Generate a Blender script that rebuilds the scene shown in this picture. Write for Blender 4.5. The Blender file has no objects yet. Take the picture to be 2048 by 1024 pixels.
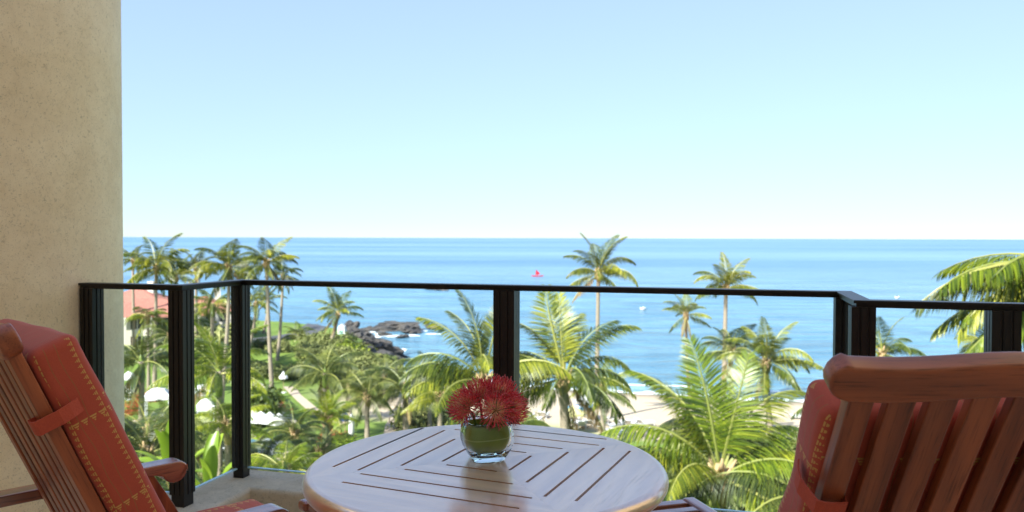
import bpy, bmesh, math, random
from math import sin, cos, pi, radians, sqrt, atan2
from mathutils import Vector, Matrix, noise
import numpy as np
random.seed(7)
S = bpy.context.scene
COL = S.collection

# ------------------------------------------------------------------ camera
CAMZ = 1.27
F_PX = 1600.0                      # focal length in pixels of the 2048 px wide photograph
PITCH = math.atan(36.3 / F_PX)
ROLL = radians(0.16)
cam_d = bpy.data.cameras.new("camera")
cam = bpy.data.objects.new("camera", cam_d)
COL.objects.link(cam)
cam_d.sensor_width = 36
cam_d.lens = 36 * F_PX / 2048
cam_d.clip_start = 0.05
cam_d.clip_end = 90000
cam.location = (0, 0, CAMZ)
cam.rotation_euler = (Matrix.Rotation(pi / 2 - PITCH, 4, 'X') @ Matrix.Rotation(ROLL, 4, 'Z')).to_euler()
cam_d.dof.use_dof = True
cam_d.dof.focus_distance = 1.95
cam_d.dof.aperture_fstop = 5.6
S.camera = cam
CAMM = (Matrix.Rotation(pi / 2 - PITCH, 3, 'X') @ Matrix.Rotation(ROLL, 3, 'Z'))

# ------------------------------------------------------------------ light
SUN_EL = radians(40)
SUN_AZ = radians(218)              # clockwise from +Y (the view direction): behind the camera, to its left
SUN_DIR = Vector((sin(SUN_AZ) * cos(SUN_EL), cos(SUN_AZ) * cos(SUN_EL), sin(SUN_EL)))
world = bpy.data.worlds.new("World")
S.world = world
world.use_nodes = True
wn = world.node_tree.nodes
wn.clear()
sky = wn.new("ShaderNodeTexSky")
sky.sky_type = 'NISHITA'
sky.sun_disc = False
sky.sun_elevation = SUN_EL
sky.sun_rotation = SUN_AZ
sky.altitude = 0
sky.air_density = 0.62
sky.dust_density = 0.1
sky.ozone_density = 2.2
bg = wn.new("ShaderNodeBackground")
bg.inputs[1].default_value = 0.15
wo = wn.new("ShaderNodeOutputWorld")
# the whole sky's brightness range is softened evenly (as a long-exposure print does), keeping its colours
_bw = wn.new("ShaderNodeRGBToBW"); _pw = wn.new("ShaderNodeMath"); _pw.operation = 'POWER'; _pw.inputs[1].default_value = -0.58
_mu = wn.new("ShaderNodeMath"); _mu.operation = 'MULTIPLY'; _mu.inputs[1].default_value = 1.11
_sc = wn.new("ShaderNodeVectorMath"); _sc.operation = 'SCALE'
_L = world.node_tree.links.new
_L(sky.outputs[0], _bw.inputs[0]); _L(_bw.outputs[0], _pw.inputs[0]); _L(_pw.outputs[0], _mu.inputs[0])
_L(sky.outputs[0], _sc.inputs[0]); _L(_mu.outputs[0], _sc.inputs["Scale"]); _hs = wn.new('ShaderNodeHueSaturation'); _hs.inputs['Saturation'].default_value = 0.76
_L(_sc.outputs[0], _hs.inputs['Color']); 
_tn = wn.new('ShaderNodeVectorMath'); _tn.operation = 'MULTIPLY'; _tn.inputs[1].default_value = (0.94, 1.0, 1.01)
_L(_hs.outputs[0], _tn.inputs[0]); _L(_tn.outputs[0], bg.inputs[0])
world.node_tree.links.new(bg.outputs[0], wo.inputs[0])
sun_d = bpy.data.lights.new("sun", 'SUN')
sun_d.energy = 5.0
sun_d.angle = radians(0.55)
sun_d.color = (1.0, 0.94, 0.84)
sun = bpy.data.objects.new("sun", sun_d)
COL.objects.link(sun)
sun.rotation_euler = SUN_DIR.to_track_quat('Z', 'Y').to_euler()
sun.location = (0, 0, 40)
S.view_settings.view_transform = 'Standard'
S.view_settings.look = 'None'
S.view_settings.gamma = 1.0
S.view_settings.use_curve_mapping = False
S.view_settings.exposure = 1.45
S.cycles.use_denoising = True
S.cycles.max_bounces = 10
S.cycles.diffuse_bounces = 5
S.cycles.transparent_max_bounces = 16
S.cycles.sample_clamp_indirect = 6.0

# ------------------------------------------------------------------ helpers
def ray(px, py):
    v = CAMM @ Vector(((px - 1024) / F_PX, -(py - 512) / F_PX, -1))
    return v
def at(px, py, Y):
    """point seen at pixel (px, py) of the photograph, Y metres out"""
    v = ray(px, py)
    k = Y / v.y
    return Vector((v.x * k, Y, CAMZ + v.z * k))
def on(px, py, z):
    v = ray(px, py)
    k = (z - CAMZ) / v.z
    return Vector((v.x * k, v.y * k, z))

def tag(o, label=None, cat=None, group=None, kind=None):
    if label: o["label"] = label
    if cat: o["category"] = cat
    if group: o["group"] = group
    if kind: o["kind"] = kind
    return o
def empty(name, loc=(0, 0, 0), rz=0, parent=None):
    o = bpy.data.objects.new(name, None)
    COL.objects.link(o)
    o.location = loc
    o.rotation_euler = (0, 0, rz)
    o.empty_display_size = 0.2
    if parent: o.parent = parent
    return o
def mesh_from(bm, name, mat=None, smooth=False):
    me = bpy.data.meshes.new(name)
    bm.to_mesh(me); bm.free()
    if mat: me.materials.append(mat)
    if smooth:
        me.polygons.foreach_set("use_smooth", [True] * len(me.polygons))
    return me
def link(name, me, parent=None, loc=(0, 0, 0), rot=(0, 0, 0), scale=None):
    o = bpy.data.objects.new(name, me)
    COL.objects.link(o)
    o.location = loc
    o.rotation_euler = rot
    if scale: o.scale = scale
    if parent: o.parent = parent
    return o
def obj(name, bm, mat=None, parent=None, loc=(0, 0, 0), rot=(0, 0, 0), smooth=False):
    return link(name, mesh_from(bm, name, mat, smooth), parent, loc, rot)
def pydata(name, v, f, mat, parent=None, smooth=False, loc=(0, 0, 0), rot=(0, 0, 0)):
    me = bpy.data.meshes.new(name)
    me.from_pydata(v, [], f)
    me.materials.append(mat)
    if smooth: me.polygons.foreach_set("use_smooth", [True] * len(me.polygons))
    return link(name, me, parent, loc, rot)

def box(bm, x0, x1, y0, y1, z0, z1, bev=0.0, seg=2, M=None):
    r = bmesh.ops.create_cube(bm, size=1)
    vs = r["verts"]
    for v in vs:
        v.co = Vector(((x0 + x1) / 2 + v.co.x * (x1 - x0), (y0 + y1) / 2 + v.co.y * (y1 - y0), (z0 + z1) / 2 + v.co.z * (z1 - z0)))
    if bev > 0:
        es = list({e for v in vs for e in v.link_edges})
        r2 = bmesh.ops.bevel(bm, geom=es, offset=bev, segments=seg, affect='EDGES', profile=0.5)
        vs = list({v for f in r2["faces"] for v in f.verts} | {v for v in vs if v.is_valid})
    if M is not None:
        bmesh.ops.transform(bm, matrix=M, verts=vs)
    return vs
def prism(bm, pts, h0, h1, plane='xy', bev=0.0, seg=2):
    """polygon pts extruded from h0 to h1 along the axis left out of plane"""
    def P(a, b, h):
        return Vector({'xy': (a, b, h), 'xz': (a, h, b), 'yz': (h, a, b)}[plane])
    lo = [bm.verts.new(P(a, b, h0)) for a, b in pts]
    hi = [bm.verts.new(P(a, b, h1)) for a, b in pts]
    n = len(pts)
    fs = [bm.faces.new(lo[::-1]), bm.faces.new(hi)]
    for i in range(n):
        fs.append(bm.faces.new((lo[i], lo[(i + 1) % n], hi[(i + 1) % n], hi[i])))
    bmesh.ops.recalc_face_normals(bm, faces=fs)
    vs = lo + hi
    if bev > 0:
        es = list(fs[0].edges) + list(fs[1].edges)
        bmesh.ops.bevel(bm, geom=es, offset=bev, segments=seg, affect='EDGES', profile=0.5)
    return vs
def tube(bm, pts, rad, n=8, cap=True):
    rings = []
    prev = None
    for i, p in enumerate(pts):
        p = Vector(p)
        a = Vector(pts[max(i - 1, 0)]); b = Vector(pts[min(i + 1, len(pts) - 1)])
        t = (b - a).normalized()
        if prev is None:
            u = t.orthogonal().normalized()
        else:
            u = (prev - t * prev.dot(t)).normalized()
        prev = u
        w = t.cross(u)
        r = rad[i] if hasattr(rad, "__len__") else rad
        rings.append([bm.verts.new(p + (u * cos(2 * pi * k / n) + w * sin(2 * pi * k / n)) * r) for k in range(n)])
    for i in range(len(rings) - 1):
        for k in range(n):
            bm.faces.new((rings[i][k], rings[i][(k + 1) % n], rings[i + 1][(k + 1) % n], rings[i + 1][k]))
    if cap:
        bm.faces.new(rings[0][::-1]); bm.faces.new(rings[-1])
    return rings

# ------------------------------------------------------------------ material kit
class N:
    def __init__(s, name):
        s.m = bpy.data.materials.new(name); s.m.use_nodes = True
        s.t = s.m.node_tree; s.t.nodes.clear()
        s.out = s.t.nodes.new("ShaderNodeOutputMaterial")
    def n(s, typ, **kw):
        nd = s.t.nodes.new(typ)
        for k, v in kw.items(): setattr(nd, k, v)
        return nd
    def l(s, a, b): s.t.links.new(a, b)
    def val(s, sock, v):
        if hasattr(v, "links"): s.l(v, sock)
        else: sock.default_value = v
    def math(s, op, a, b=0.0, c=None, clamp=False):
        nd = s.n("ShaderNodeMath", operation=op, use_clamp=clamp)
        s.val(nd.inputs[0], a); s.val(nd.inputs[1], b)
        if c is not None: s.val(nd.inputs[2], c)
        return nd.outputs[0]
    def coord(s, which="Object"):
        return s.n("ShaderNodeTexCoord").outputs[which]
    def mapping(s, vec, scale=(1, 1, 1), rot=(0, 0, 0), loc=(0, 0, 0)):
        nd = s.n("ShaderNodeMapping")
        s.l(vec, nd.inputs[0]); nd.inputs["Scale"].default_value = scale; nd.inputs["Rotation"].default_value = rot; nd.inputs["Location"].default_value = loc
        return nd.outputs[0]
    def noise(s, vec, scale, detail=4, rough=0.55, dist=0.0):
        nd = s.n("ShaderNodeTexNoise")
        if vec is not None: s.l(vec, nd.inputs["Vector"])
        nd.inputs["Scale"].default_value = scale; nd.inputs["Detail"].default_value = detail
        nd.inputs["Roughness"].default_value = rough; nd.inputs["Distortion"].default_value = dist
        return nd.outputs["Fac"]
    def ramp(s, fac, stops):
        nd = s.n("ShaderNodeValToRGB"); s.l(fac, nd.inputs[0])
        e = nd.color_ramp.elements
        while len(e) < len(stops): e.new(0.5)
        for i, (p, c) in enumerate(stops):
            e[i].position = p; e[i].color = (c[0], c[1], c[2], 1) if hasattr(c, "__len__") else (c, c, c, 1)
        return nd.outputs[0]
    def mix(s, fac, a, b, blend='MIX'):
        nd = s.n("ShaderNodeMix", data_type='RGBA', blend_type=blend)
        s.val(nd.inputs[0], fac)
        for sock, v in ((nd.inputs[6], a), (nd.inputs[7], b)):
            if hasattr(v, "links"): s.l(v, sock)
            else: sock.default_value = (v[0], v[1], v[2], 1)
        return nd.outputs[2]
    def bump(s, h, strength=0.3, dist=0.01, normal=None):
        nd = s.n("ShaderNodeBump"); s.l(h, nd.inputs["Height"])
        nd.inputs["Strength"].default_value = strength; nd.inputs["Distance"].default_value = dist
        if normal is not None: s.l(normal, nd.inputs["Normal"])
        return nd.outputs[0]
    def bsdf(s, color, rough=0.6, normal=None, **kw):
        nd = s.n("ShaderNodeBsdfPrincipled")
        if hasattr(color, "links"): s.l(color, nd.inputs["Base Color"])
        else: nd.inputs["Base Color"].default_value = (*color, 1)
        s.val(nd.inputs["Roughness"], rough)
        if normal is not None: s.l(normal, nd.inputs["Normal"])
        for k, v in kw.items():
            s.val(nd.inputs[k.replace("_", " ")], v)
        return nd
    def done(s, shader):
        s.l(shader.outputs[0] if hasattr(shader, "outputs") else shader, s.out.inputs[0])
        return s.m
    def rnd(s): return s.n("ShaderNodeObjectInfo").outputs["Random"]
    def island(s): return s.n("ShaderNodeNewGeometry").outputs["Random Per Island"]

def plain(name, c, rough=0.7, vary=0.12, scale=6, **kw):
    k = N(name)
    nz = k.noise(k.coord(), scale, 5, 0.6)
    col = k.mix(nz, [x * (1 - vary) for x in c], [min(1, x * (1 + vary)) for x in c])
    return k.done(k.bsdf(col, rough, k.bump(nz, 0.15, 0.01), **kw))

def wood(name, dark, light, angle=0.0, axis='x', coat=0.6, rough=0.42, coat_rough=0.12, coat_ior=1.5, grain=1.0, ior=1.5, sheen=0.0, metal=0.0):
    """grain runs along the axis given, turned by angle about z"""
    k = N(name)
    c = k.coord()
    off = k.n("ShaderNodeVectorMath", operation='ADD')
    k.l(c, off.inputs[0])
    r = k.rnd()
    cmb = k.n("ShaderNodeCombineXYZ")
    k.l(k.math('MULTIPLY', r, 7.3), cmb.inputs[0]); k.l(k.math('MULTIPLY', r, 3.1), cmb.inputs[1]); k.l(k.math('MULTIPLY', r, 5.7), cmb.inputs[2])
    k.l(cmb.outputs[0], off.inputs[1])
    rot = k.mapping(off.outputs[0], rot=(0, 0, -angle))
    sc = {'x': (1.2, 14, 14), 'y': (14, 1.2, 14), 'z': (14, 14, 1.2)}[axis]
    v = k.mapping(rot, scale=sc)
    big = k.noise(v, 1.6 * grain, 4, 0.55, 1.4)
    fine_v = k.mapping(rot, scale=[q * 6 if q > 5 else q * 3 for q in sc])
    fine = k.noise(fine_v, 3.0, 6, 0.65, 0.3)
    rings = k.n("ShaderNodeTexWave", wave_type='BANDS', bands_direction='DIAGONAL')
    k.l(v, rings.inputs["Vector"]); rings.inputs["Scale"].default_value = 0.7 * grain
    rings.inputs["Distortion"].default_value = 6; rings.inputs["Detail"].default_value = 3; rings.inputs["Detail Scale"].default_value = 0.8
    f = k.math('ADD', k.math('MULTIPLY', big, 0.5), k.math('MULTIPLY', rings.outputs["Fac"], 0.25))
    f = k.math('ADD', f, k.math('MULTIPLY', fine, 0.3))
    f = k.math('ADD', f, k.math('MULTIPLY', k.math('SUBTRACT', r, 0.5), 0.35))
    col = k.ramp(f, [(0.22, dark), (0.82, light)])
    pores = k.ramp(fine, [(0.34, 0.45), (0.46, 1.0)])
    col = k.mix(0.8, col, pores, 'MULTIPLY')
    nb = k.bump(fine, 0.12, 0.002)
    b = k.bsdf(col, k.math('ADD', rough - 0.1, k.math('MULTIPLY', fine, 0.2)), nb)
    b.inputs["Coat Weight"].default_value = coat
    b.inputs["IOR"].default_value = ior
    b.inputs["Metallic"].default_value = metal
    b.inputs["Sheen Weight"].default_value = sheen; b.inputs["Sheen Roughness"].default_value = 0.35
    b.inputs["Coat IOR"].default_value = coat_ior
    cr = k.math('ADD', coat_rough, k.math('MULTIPLY', big, 0.05))
    k.l(cr, b.inputs["Coat Roughness"])
    smudge = k.noise(c, 3.2, 5, 0.7, 0.8)
    k.l(k.math('MULTIPLY', k.ramp(fine, [(0.36, 0.55), (0.47, 1.0)]), k.math('MULTIPLY', k.ramp(smudge, [(0.3, 0.86), (0.55, 1.0)]), coat)), b.inputs["Coat Weight"])
    k.l(k.bump(fine, 0.10, 0.001), b.inputs["Coat Normal"])
    return k.done(b)

def leafmat(name, dark, light, yellow, trans=0.35, rough=0.4, spec=0.5):
    k = N(name)
    isl = k.island(); r = k.rnd()
    f = k.math('ADD', k.math('MULTIPLY', isl, 0.55), k.math('MULTIPLY', r, 0.45))
    col = k.ramp(f, [(0.1, dark), (0.52, light), (0.88, yellow)])
    b = k.bsdf(col, rough)
    b.inputs["Specular IOR Level"].default_value = spec * 0.55
    t = k.n("ShaderNodeBsdfTranslucent")
    k.l(k.mix(0.5, col, (0.36, 0.42, 0.03)), t.inputs[0])
    mx = k.n("ShaderNodeMixShader"); mx.inputs[0].default_value = trans * 0.5
    k.l(b.outputs[0], mx.inputs[1]); k.l(t.outputs[0], mx.inputs[2])
    return k.done(mx)

# --- stucco
def stucco(name, c1, c2, s=1.0):
    k = N(name)
    c = k.coord()
    blot = k.ramp(k.math('ADD', k.math('MULTIPLY', k.noise(c, 2.0, 5, 0.62), 0.6), k.math('MULTIPLY', k.noise(c, 13, 5, 0.65, 0.5), 0.4)), [(0.34, 0.0), (0.64, 1.0)])
    vor = k.noise(k.mapping(c, scale=(1, 1, 0.7)), 105 * s, 4, 0.7, 1.6)
    pits = k.ramp(vor, [(0.36, 0.0), (0.45, 1.0)])
    fine = k.noise(c, 260 * s, 3, 0.6)
    col = k.mix(blot, [x * 0.93 for x in c1], [min(.9, x * 1.06) for x in c2])
    col = k.mix(k.math('MULTIPLY', k.math('SUBTRACT', 1.0, pits), 0.5), col, [x * 0.42 for x in c1])
    h = k.math('ADD', k.math('MULTIPLY', pits, 0.7), k.math('MULTIPLY', fine, 0.3))
    return k.done(k.bsdf(col, 0.9, k.bump(h, 0.32, 0.003)))
M_STUCCO = stucco("stucco_tan", (0.80, 0.64, 0.41), (0.86, 0.72, 0.50))
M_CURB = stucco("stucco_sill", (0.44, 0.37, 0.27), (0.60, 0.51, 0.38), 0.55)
M_PLASTER = plain("wall_plaster", (0.82, 0.67, 0.47), 0.9)
M_FLOOR = plain("floor_stone", (0.70, 0.55, 0.38), 0.6)
k = N("painted_aluminium")
nz = k.noise(k.mapping(k.coord(), scale=(8, 8, 1)), 14, 5, 0.6)
col = k.mix(nz, (0.006, 0.0045, 0.004), (0.013, 0.009, 0.007))
M_METAL = k.done(k.bsdf(col, k.math('ADD', 0.3, k.math('MULTIPLY', nz, 0.2)), k.bump(nz, 0.05, 0.001), Specular_IOR_Level=0.35))
# thin pane: mostly clear, mirror part rising at grazing angles
def glassmat(name, tint, haze, haze_c):
    k = N(name)
    tr = k.n("ShaderNodeBsdfTransparent"); tr.inputs[0].default_value = (*tint, 1)
    gl = k.n("ShaderNodeBsdfGlossy"); gl.inputs[0].default_value = (1, 1, 1, 1); gl.inputs["Roughness"].default_value = 0.02
    df = k.n("ShaderNodeBsdfDiffuse"); df.inputs[0].default_value = (*haze_c, 1)
    fr = k.n("ShaderNodeFresnel"); fr.inputs[0].default_value = 1.45
    haze_mix = k.ramp(k.noise(k.coord(), 3.5, 6, 0.65), [(0.3, haze * 0.5), (0.75, haze * 1.5)])  # pale bluish haze over the pane, patchy by noise
    m0 = k.n("ShaderNodeMixShader"); k.l(haze_mix, m0.inputs[0])
    k.l(tr.outputs[0], m0.inputs[1]); k.l(df.outputs[0], m0.inputs[2])
    m1 = k.n("ShaderNodeMixShader"); geo = k.n("ShaderNodeNewGeometry")
    k.l(k.math('MULTIPLY', fr.outputs[0], k.math('SUBTRACT', 1.0, geo.outputs["Backfacing"])), m1.inputs[0])
    k.l(m0.outputs[0], m1.inputs[1]); k.l(gl.outputs[0], m1.inputs[2])
    return k.done(m1)
M_PANE = glassmat("rail_glass", (0.90, 0.98, 1.0), 0.03, (0.80, 0.90, 0.97))
k = N("glass_edge"); M_EDGE = k.done(k.bsdf((0.42, 0.66, 0.78), 0.12, Specular_IOR_Level=0.8))

TD, TL = (0.50, 0.20, 0.060), (0.86, 0.46, 0.17)
PA = radians(-23.5)
M_TABX = wood("table_teak_lengthwise", TD, TL, angle=PA, axis='x', coat=1.0, coat_rough=0.14, coat_ior=4.0, rough=0.34, ior=3.2, sheen=1.0, metal=0.4)
M_TABY = wood("table_teak_crosswise", TD, TL, angle=PA, axis='y', coat=1.0, coat_rough=0.14, coat_ior=4.0, rough=0.34, ior=3.2, sheen=1.0, metal=0.4)
CD, CL = (0.15, 0.034, 0.014), (0.42, 0.112, 0.040)
M_CHX = wood("chair_teak_crosswise", CD, CL, axis='x', coat=0.3, coat_rough=0.2)
M_CHY = wood("chair_teak_lengthwise", CD, CL, axis='y', coat=1.0, coat_rough=0.16, coat_ior=2.3)
M_CHZ = wood("chair_teak_upright", CD, CL, axis='z', coat=0.25, coat_rough=0.22)

# ------------------------------------------------------------------ printed cushion fabric (flat print)
def fabric():
    k = N("red_woven_print")
    c = k.coord()
    sep = k.n("ShaderNodeSeparateXYZ"); k.l(c, sep.inputs[0])
    X, Y, Z = sep.outputs
    weave = k.noise(k.mapping(c, scale=(1, 1, 1)), 420, 2, 0.5)
    blot = k.noise(c, 14, 4, 0.6)
    base = k.mix(blot, (0.48, 0.070, 0.036), (0.60, 0.105, 0.052))
    base = k.mix(k.math('MULTIPLY', weave, 0.4), base, (0.22, 0.03, 0.02))
    absx = k.math('ABSOLUTE', X)
    side = k.math('GREATER_THAN', absx, 0.2475)            # boxing of the pad
    def row(u, v, v0, w, p):
        """triangular leaf motifs: u along the row, v across it"""
        a = k.math('ABSOLUTE', k.math('SUBTRACT', k.math('FRACT', k.math('DIVIDE', u, p)), 0.5))
        vv = k.math('DIVIDE', k.math('SUBTRACT', v, v0), w)          # -0.5 .. 0.5
        inside = k.math('LESS_THAN', k.math('ABSOLUTE', vv), 0.5)
        tri = k.math('LESS_THAN', k.math('MULTIPLY', a, 1.15), k.math('ADD', k.math('MULTIPLY', vv, 0.5), 0.25))
        vein = k.math('GREATER_THAN', k.math('ABSOLUTE', k.math('SUBTRACT', k.math('FRACT', k.math('MULTIPLY', vv, 3.0)), 0.5)), 0.17)
        return k.math('MULTIPLY', k.math('MULTIPLY', inside, tri), vein)
    yy = k.math('ADD', Y, k.math('MULTIPLY', k.math('SINE', k.math('MULTIPLY', Z, 30)), 0.0015))
    m = row(Z, yy, 0.020, 0.011, 0.0145)
    m = k.math('MAXIMUM', m, row(Z, yy, 0.092, 0.011, 0.0135))
    for z0 in (0.135, 0.345, 0.555):
        m = k.math('MAXIMUM', m, row(k.math('ADD', Y, 0.3), Z, z0, 0.016, 0.019))
    m = k.math('MULTIPLY', m, side)
    # rear/front faces: rows down the edges, bands across
    face = k.math('SUBTRACT', 1.0, side)
    mf = row(Z, absx, 0.218, 0.017, 0.02)
    for z0 in (0.135, 0.345, 0.555):
        mf = k.math('MAXIMUM', mf, row(X, Z, z0 + 0.03, 0.02, 0.024))
    m = k.math('MAXIMUM', m, k.math('MULTIPLY', mf, face))
    wav = k.math('MULTIPLY', k.math('SINE', k.math('MULTIPLY', Z, 48)), 0.0022)
    ln = None
    for y0 in (0.042, 0.064):
        q = k.math('LESS_THAN', k.math('ABSOLUTE', k.math('SUBTRACT', k.math('ADD', Y, wav), y0)), 0.0009)
        ln = q if ln is None else k.math('MAXIMUM', ln, q)
    ln = k.math('MULTIPLY', ln, side)
    lf = k.math('LESS_THAN', k.math('ABSOLUTE', k.math('SUBTRACT', k.math('FRACT', k.math('MULTIPLY', k.math('ADD', X, wav), 22)), 0.5)), 0.02)
    ln = k.math('MAXIMUM', ln, k.math('MULTIPLY', lf, face))
    col = k.mix(k.math('MULTIPLY', ln, 0.5), base, (0.26, 0.17, 0.05))
    col = k.mix(k.math('MULTIPLY', m, 0.9), col, (0.62, 0.36, 0.10))
    h = k.math('ADD', k.math('MULTIPLY', weave, 0.2), k.math('MULTIPLY', k.noise(k.mapping(c, scale=(1, 1, 3)), 12, 3), 1.0))
    b = k.bsdf(col, 0.85, k.bump(h, 0.25, 0.006))
    b.inputs["Sheen Weight"].default_value = 0.15
    return k.done(b)
M_FABRIC = fabric()
k = N("red_cord_cloth")
c = k.coord(); nz = k.noise(c, 300, 2)
M_STRAP = k.done(k.bsdf(k.mix(nz, (0.42, 0.062, 0.034), (0.58, 0.10, 0.052)), 0.85, k.bump(nz, 0.3, 0.002)))
k = N("stitch_thread"); M_THREAD = k.done(k.bsdf((0.62, 0.38, 0.14), 0.8))

# ================================================================== TERRAIN, SEA, SKYLINE
SEA = CAMZ - 18.0
SHORE = [(300, 70), (110, 79), (54, 84), (30, 88), (13, 92.5), (4.5, 95), (-5, 101), (-13, 106), (-17.5, 108), (-16.5, 117), (-18.5, 127), (-23.5, 136), (-29, 143),
         (-36, 148), (-44, 152), (-54, 158), (-72, 168), (-96, 176), (-150, 190), (-420, 205), (-420, -60), (300, -60)]
SH = np.array(SHORE, float)
def shore_dist(P):
    """signed distance to the shoreline, positive on land"""
    P = np.asarray(P, float)
    d = np.full(len(P), 1e9); ins = np.zeros(len(P), bool)
    n = len(SH)
    for i in range(n):
        a, b = SH[i], SH[(i + 1) % n]
        ab = b - a
        t = np.clip(((P - a) @ ab) / (ab @ ab), 0, 1)
        q = a + t[:, None] * ab
        d = np.minimum(d, np.hypot(*(P - q).T))
        c = ((a[1] > P[:, 1]) != (b[1] > P[:, 1]))
        with np.errstate(divide='ignore', invalid='ignore'):
            xi = (b[0] - a[0]) * (P[:, 1] - a[1]) / (b[1] - a[1]) + a[0]
        ins ^= c & (P[:, 0] < xi)
    return np.where(ins, d, -d)
def height(x, y, d):
    w = min(1, max(0, (-10 - x) / 8)) * min(1, max(0, (y - 92) / 10))      # 1 on the rocky point
    hb = min(1.7, max(-3, d * 0.07))
    hr = min(3.0, max(-3, d * 0.42 - 0.1))
    h = hb * (1 - w) + hr * w
    if d > 4: h += 0.28 * noise.noise(Vector((x * 0.07, y * 0.07, 2.0)))
    return SEA + h
def gz(x, y):
    return height(x, y, float(shore_dist([(x, y)])[0]))
def G(px, py):
    """ground point under a pixel"""
    z = SEA + 1.7
    for _ in range(6):
        p = on(px, py, z); z = gz(p.x, p.y)
    return Vector((p.x, p.y, z))

# ---- ground sheet
def build_ground():
    xs = np.concatenate([np.arange(-420, -110, 8), np.arange(-110, 70, 1.25), np.arange(70, 301, 8)])
    ys = np.concatenate([np.arange(-60, 36, 6), np.arange(36, 175, 1.25), np.arange(175, 212, 3)])
    XX, YY = np.meshgrid(xs, ys)
    P = np.stack([XX.ravel(), YY.ravel()], 1)
    d = shore_dist(P)
    verts = []; sand = []; 
    for (x, y), dd in zip(P, d):
        verts.append((x, y, height(x, y, dd)))
        w = min(1, max(0, (x + 22) / 8))
        edge = 28 + 4 * noise.noise(Vector((x * 0.09, y * 0.09, 0))) - 0.10 * max(0, x - 20)
        s = min(1, max(0, (edge - dd) / 1.6)) * w
        s = max(s, min(1, max(0, (4 - dd) / 2)) * (1 - w) * 0)
        sand.append(s)
    nx, ny = len(xs), len(ys)
    f = [(j * nx + i, j * nx + i + 1, (j + 1) * nx + i + 1, (j + 1) * nx + i) for j in range(ny - 1) for i in range(nx - 1)]
    k = N("lawn_and_sand")
    at_ = k.n("ShaderNodeAttribute", attribute_name="sand")
    c = k.coord()
    n1 = k.noise(c, 0.10, 5, 0.6); n2 = k.noise(c, 1.2, 6, 0.7); n3 = k.noise(c, 9, 4, 0.7)
    g = k.ramp(n1, [(0.35, (0.085, 0.150, 0.014)), (0.5, (0.140, 0.225, 0.020)), (0.68, (0.20, 0.265, 0.035))])
    g = k.mix(k.ramp(n2, [(0.35, 0.0), (0.75, 0.55)]), g, (0.16, 0.20, 0.04))
    g = k.mix(k.ramp(n3, [(0.3, 0.45), (0.6, 0.0)]), g, (0.035, 0.06, 0.01))
    s1 = k.mix(n2, (0.49, 0.38, 0.27), (0.60, 0.49, 0.36))
    s1 = k.mix(k.ramp(n3, [(0.35, 0.35), (0.6, 0.0)]), s1, (0.36, 0.27, 0.17))
    geo = k.n("ShaderNodeNewGeometry"); sp = k.n("ShaderNodeSeparateXYZ"); k.l(geo.outputs["Position"], sp.inputs[0])
    wet = k.math('SUBTRACT', 1.0, k.math('DIVIDE', k.math('SUBTRACT', sp.outputs[2], SEA), 0.32), clamp=True)
    s1 = k.mix(wet, s1, (0.25, 0.19, 0.13))
    under = k.math('LESS_THAN', sp.outputs[2], SEA - 0.05)
    col = k.mix(at_.outputs["Fac"], g, s1)
    col = k.mix(under, col, (0.3, 0.26, 0.2))
    m = k.done(k.bsdf(col, 0.9, k.bump(k.math('ADD', n2, n3), 0.6, 0.08)))
    o = pydata("ground", verts, f, m, smooth=True)
    a = o.data.attributes.new("sand", 'FLOAT', 'POINT')
    a.data.foreach_set("value", sand)
    tag(o, "green lawns and pale beach sand sloping to the water below the balcony", kind="structure")
build_ground()

# ---- sea
def build_sea():
    k = N("sea_water")
    c = k.coord()
    geo = k.n("ShaderNodeNewGeometry"); sp = k.n("ShaderNodeSeparateXYZ"); k.l(geo.outputs["Position"], sp.inputs[0])
    yd = sp.outputs[1]
    far = k.math('DIVIDE', k.math('SUBTRACT', yd, 90.0), 420.0, clamp=True)
    streak = k.noise(k.mapping(c, scale=(0.35, 1, 1)), 0.012, 6, 0.6, 0.6)
    streak2 = k.noise(k.mapping(c, scale=(0.12, 1, 1)), 0.0016, 5, 0.6, 0.4)
    base = k.mix(far, (0.17, 0.33, 0.41), (0.085, 0.20, 0.37))
    base = k.mix(k.ramp(streak, [(0.42, 0.0), (0.62, 0.7)]), base, (0.045, 0.14, 0.25))
    base = k.mix(k.ramp(streak2, [(0.45, 0.0), (0.6, 0.8)]), base, (0.18, 0.32, 0.44))
    near = k.math('SUBTRACT', 1.0, k.math('DIVIDE', k.math('SUBTRACT', yd, 120.0), 520.0), clamp=True)
    chop = k.noise(k.mapping(c, scale=(0.28, 1, 1)), 0.16, 5, 0.65, 0.4)
    base = k.mix(k.math('MULTIPLY', near, k.ramp(chop, [(0.44, 0.0), (0.6, 0.75)])), base, (0.04, 0.13, 0.22))  # shading of the wave troughs painted into the water colour
    w1 = k.noise(k.mapping(c, scale=(0.5, 1, 1)), 0.42, 5, 0.62, 0.5)
    w2 = k.noise(k.mapping(c, scale=(0.4, 1, 1)), 0.07, 4, 0.6, 0.5)
    h = k.math('ADD', k.math('MULTIPLY', w1, 0.55), k.math('MULTIPLY', w2, 2.2))
    nb = k.bump(h, 1.0, 1.9)
    b = k.bsdf(base, k.math('ADD', 0.16, k.math('MULTIPLY', far, 0.2)), nb, IOR=1.33, Specular_IOR_Level=0.5)
    m = k.done(b)
    vs = [(-60000, -200, SEA), (60000, -200, SEA), (60000, 60000, SEA), (-60000, 60000, SEA)]
    o = pydata("sea", vs, [(0, 1, 2, 3)], m)
    tag(o, "calm pale blue sea reaching the horizon", kind="structure")
build_sea()

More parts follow.
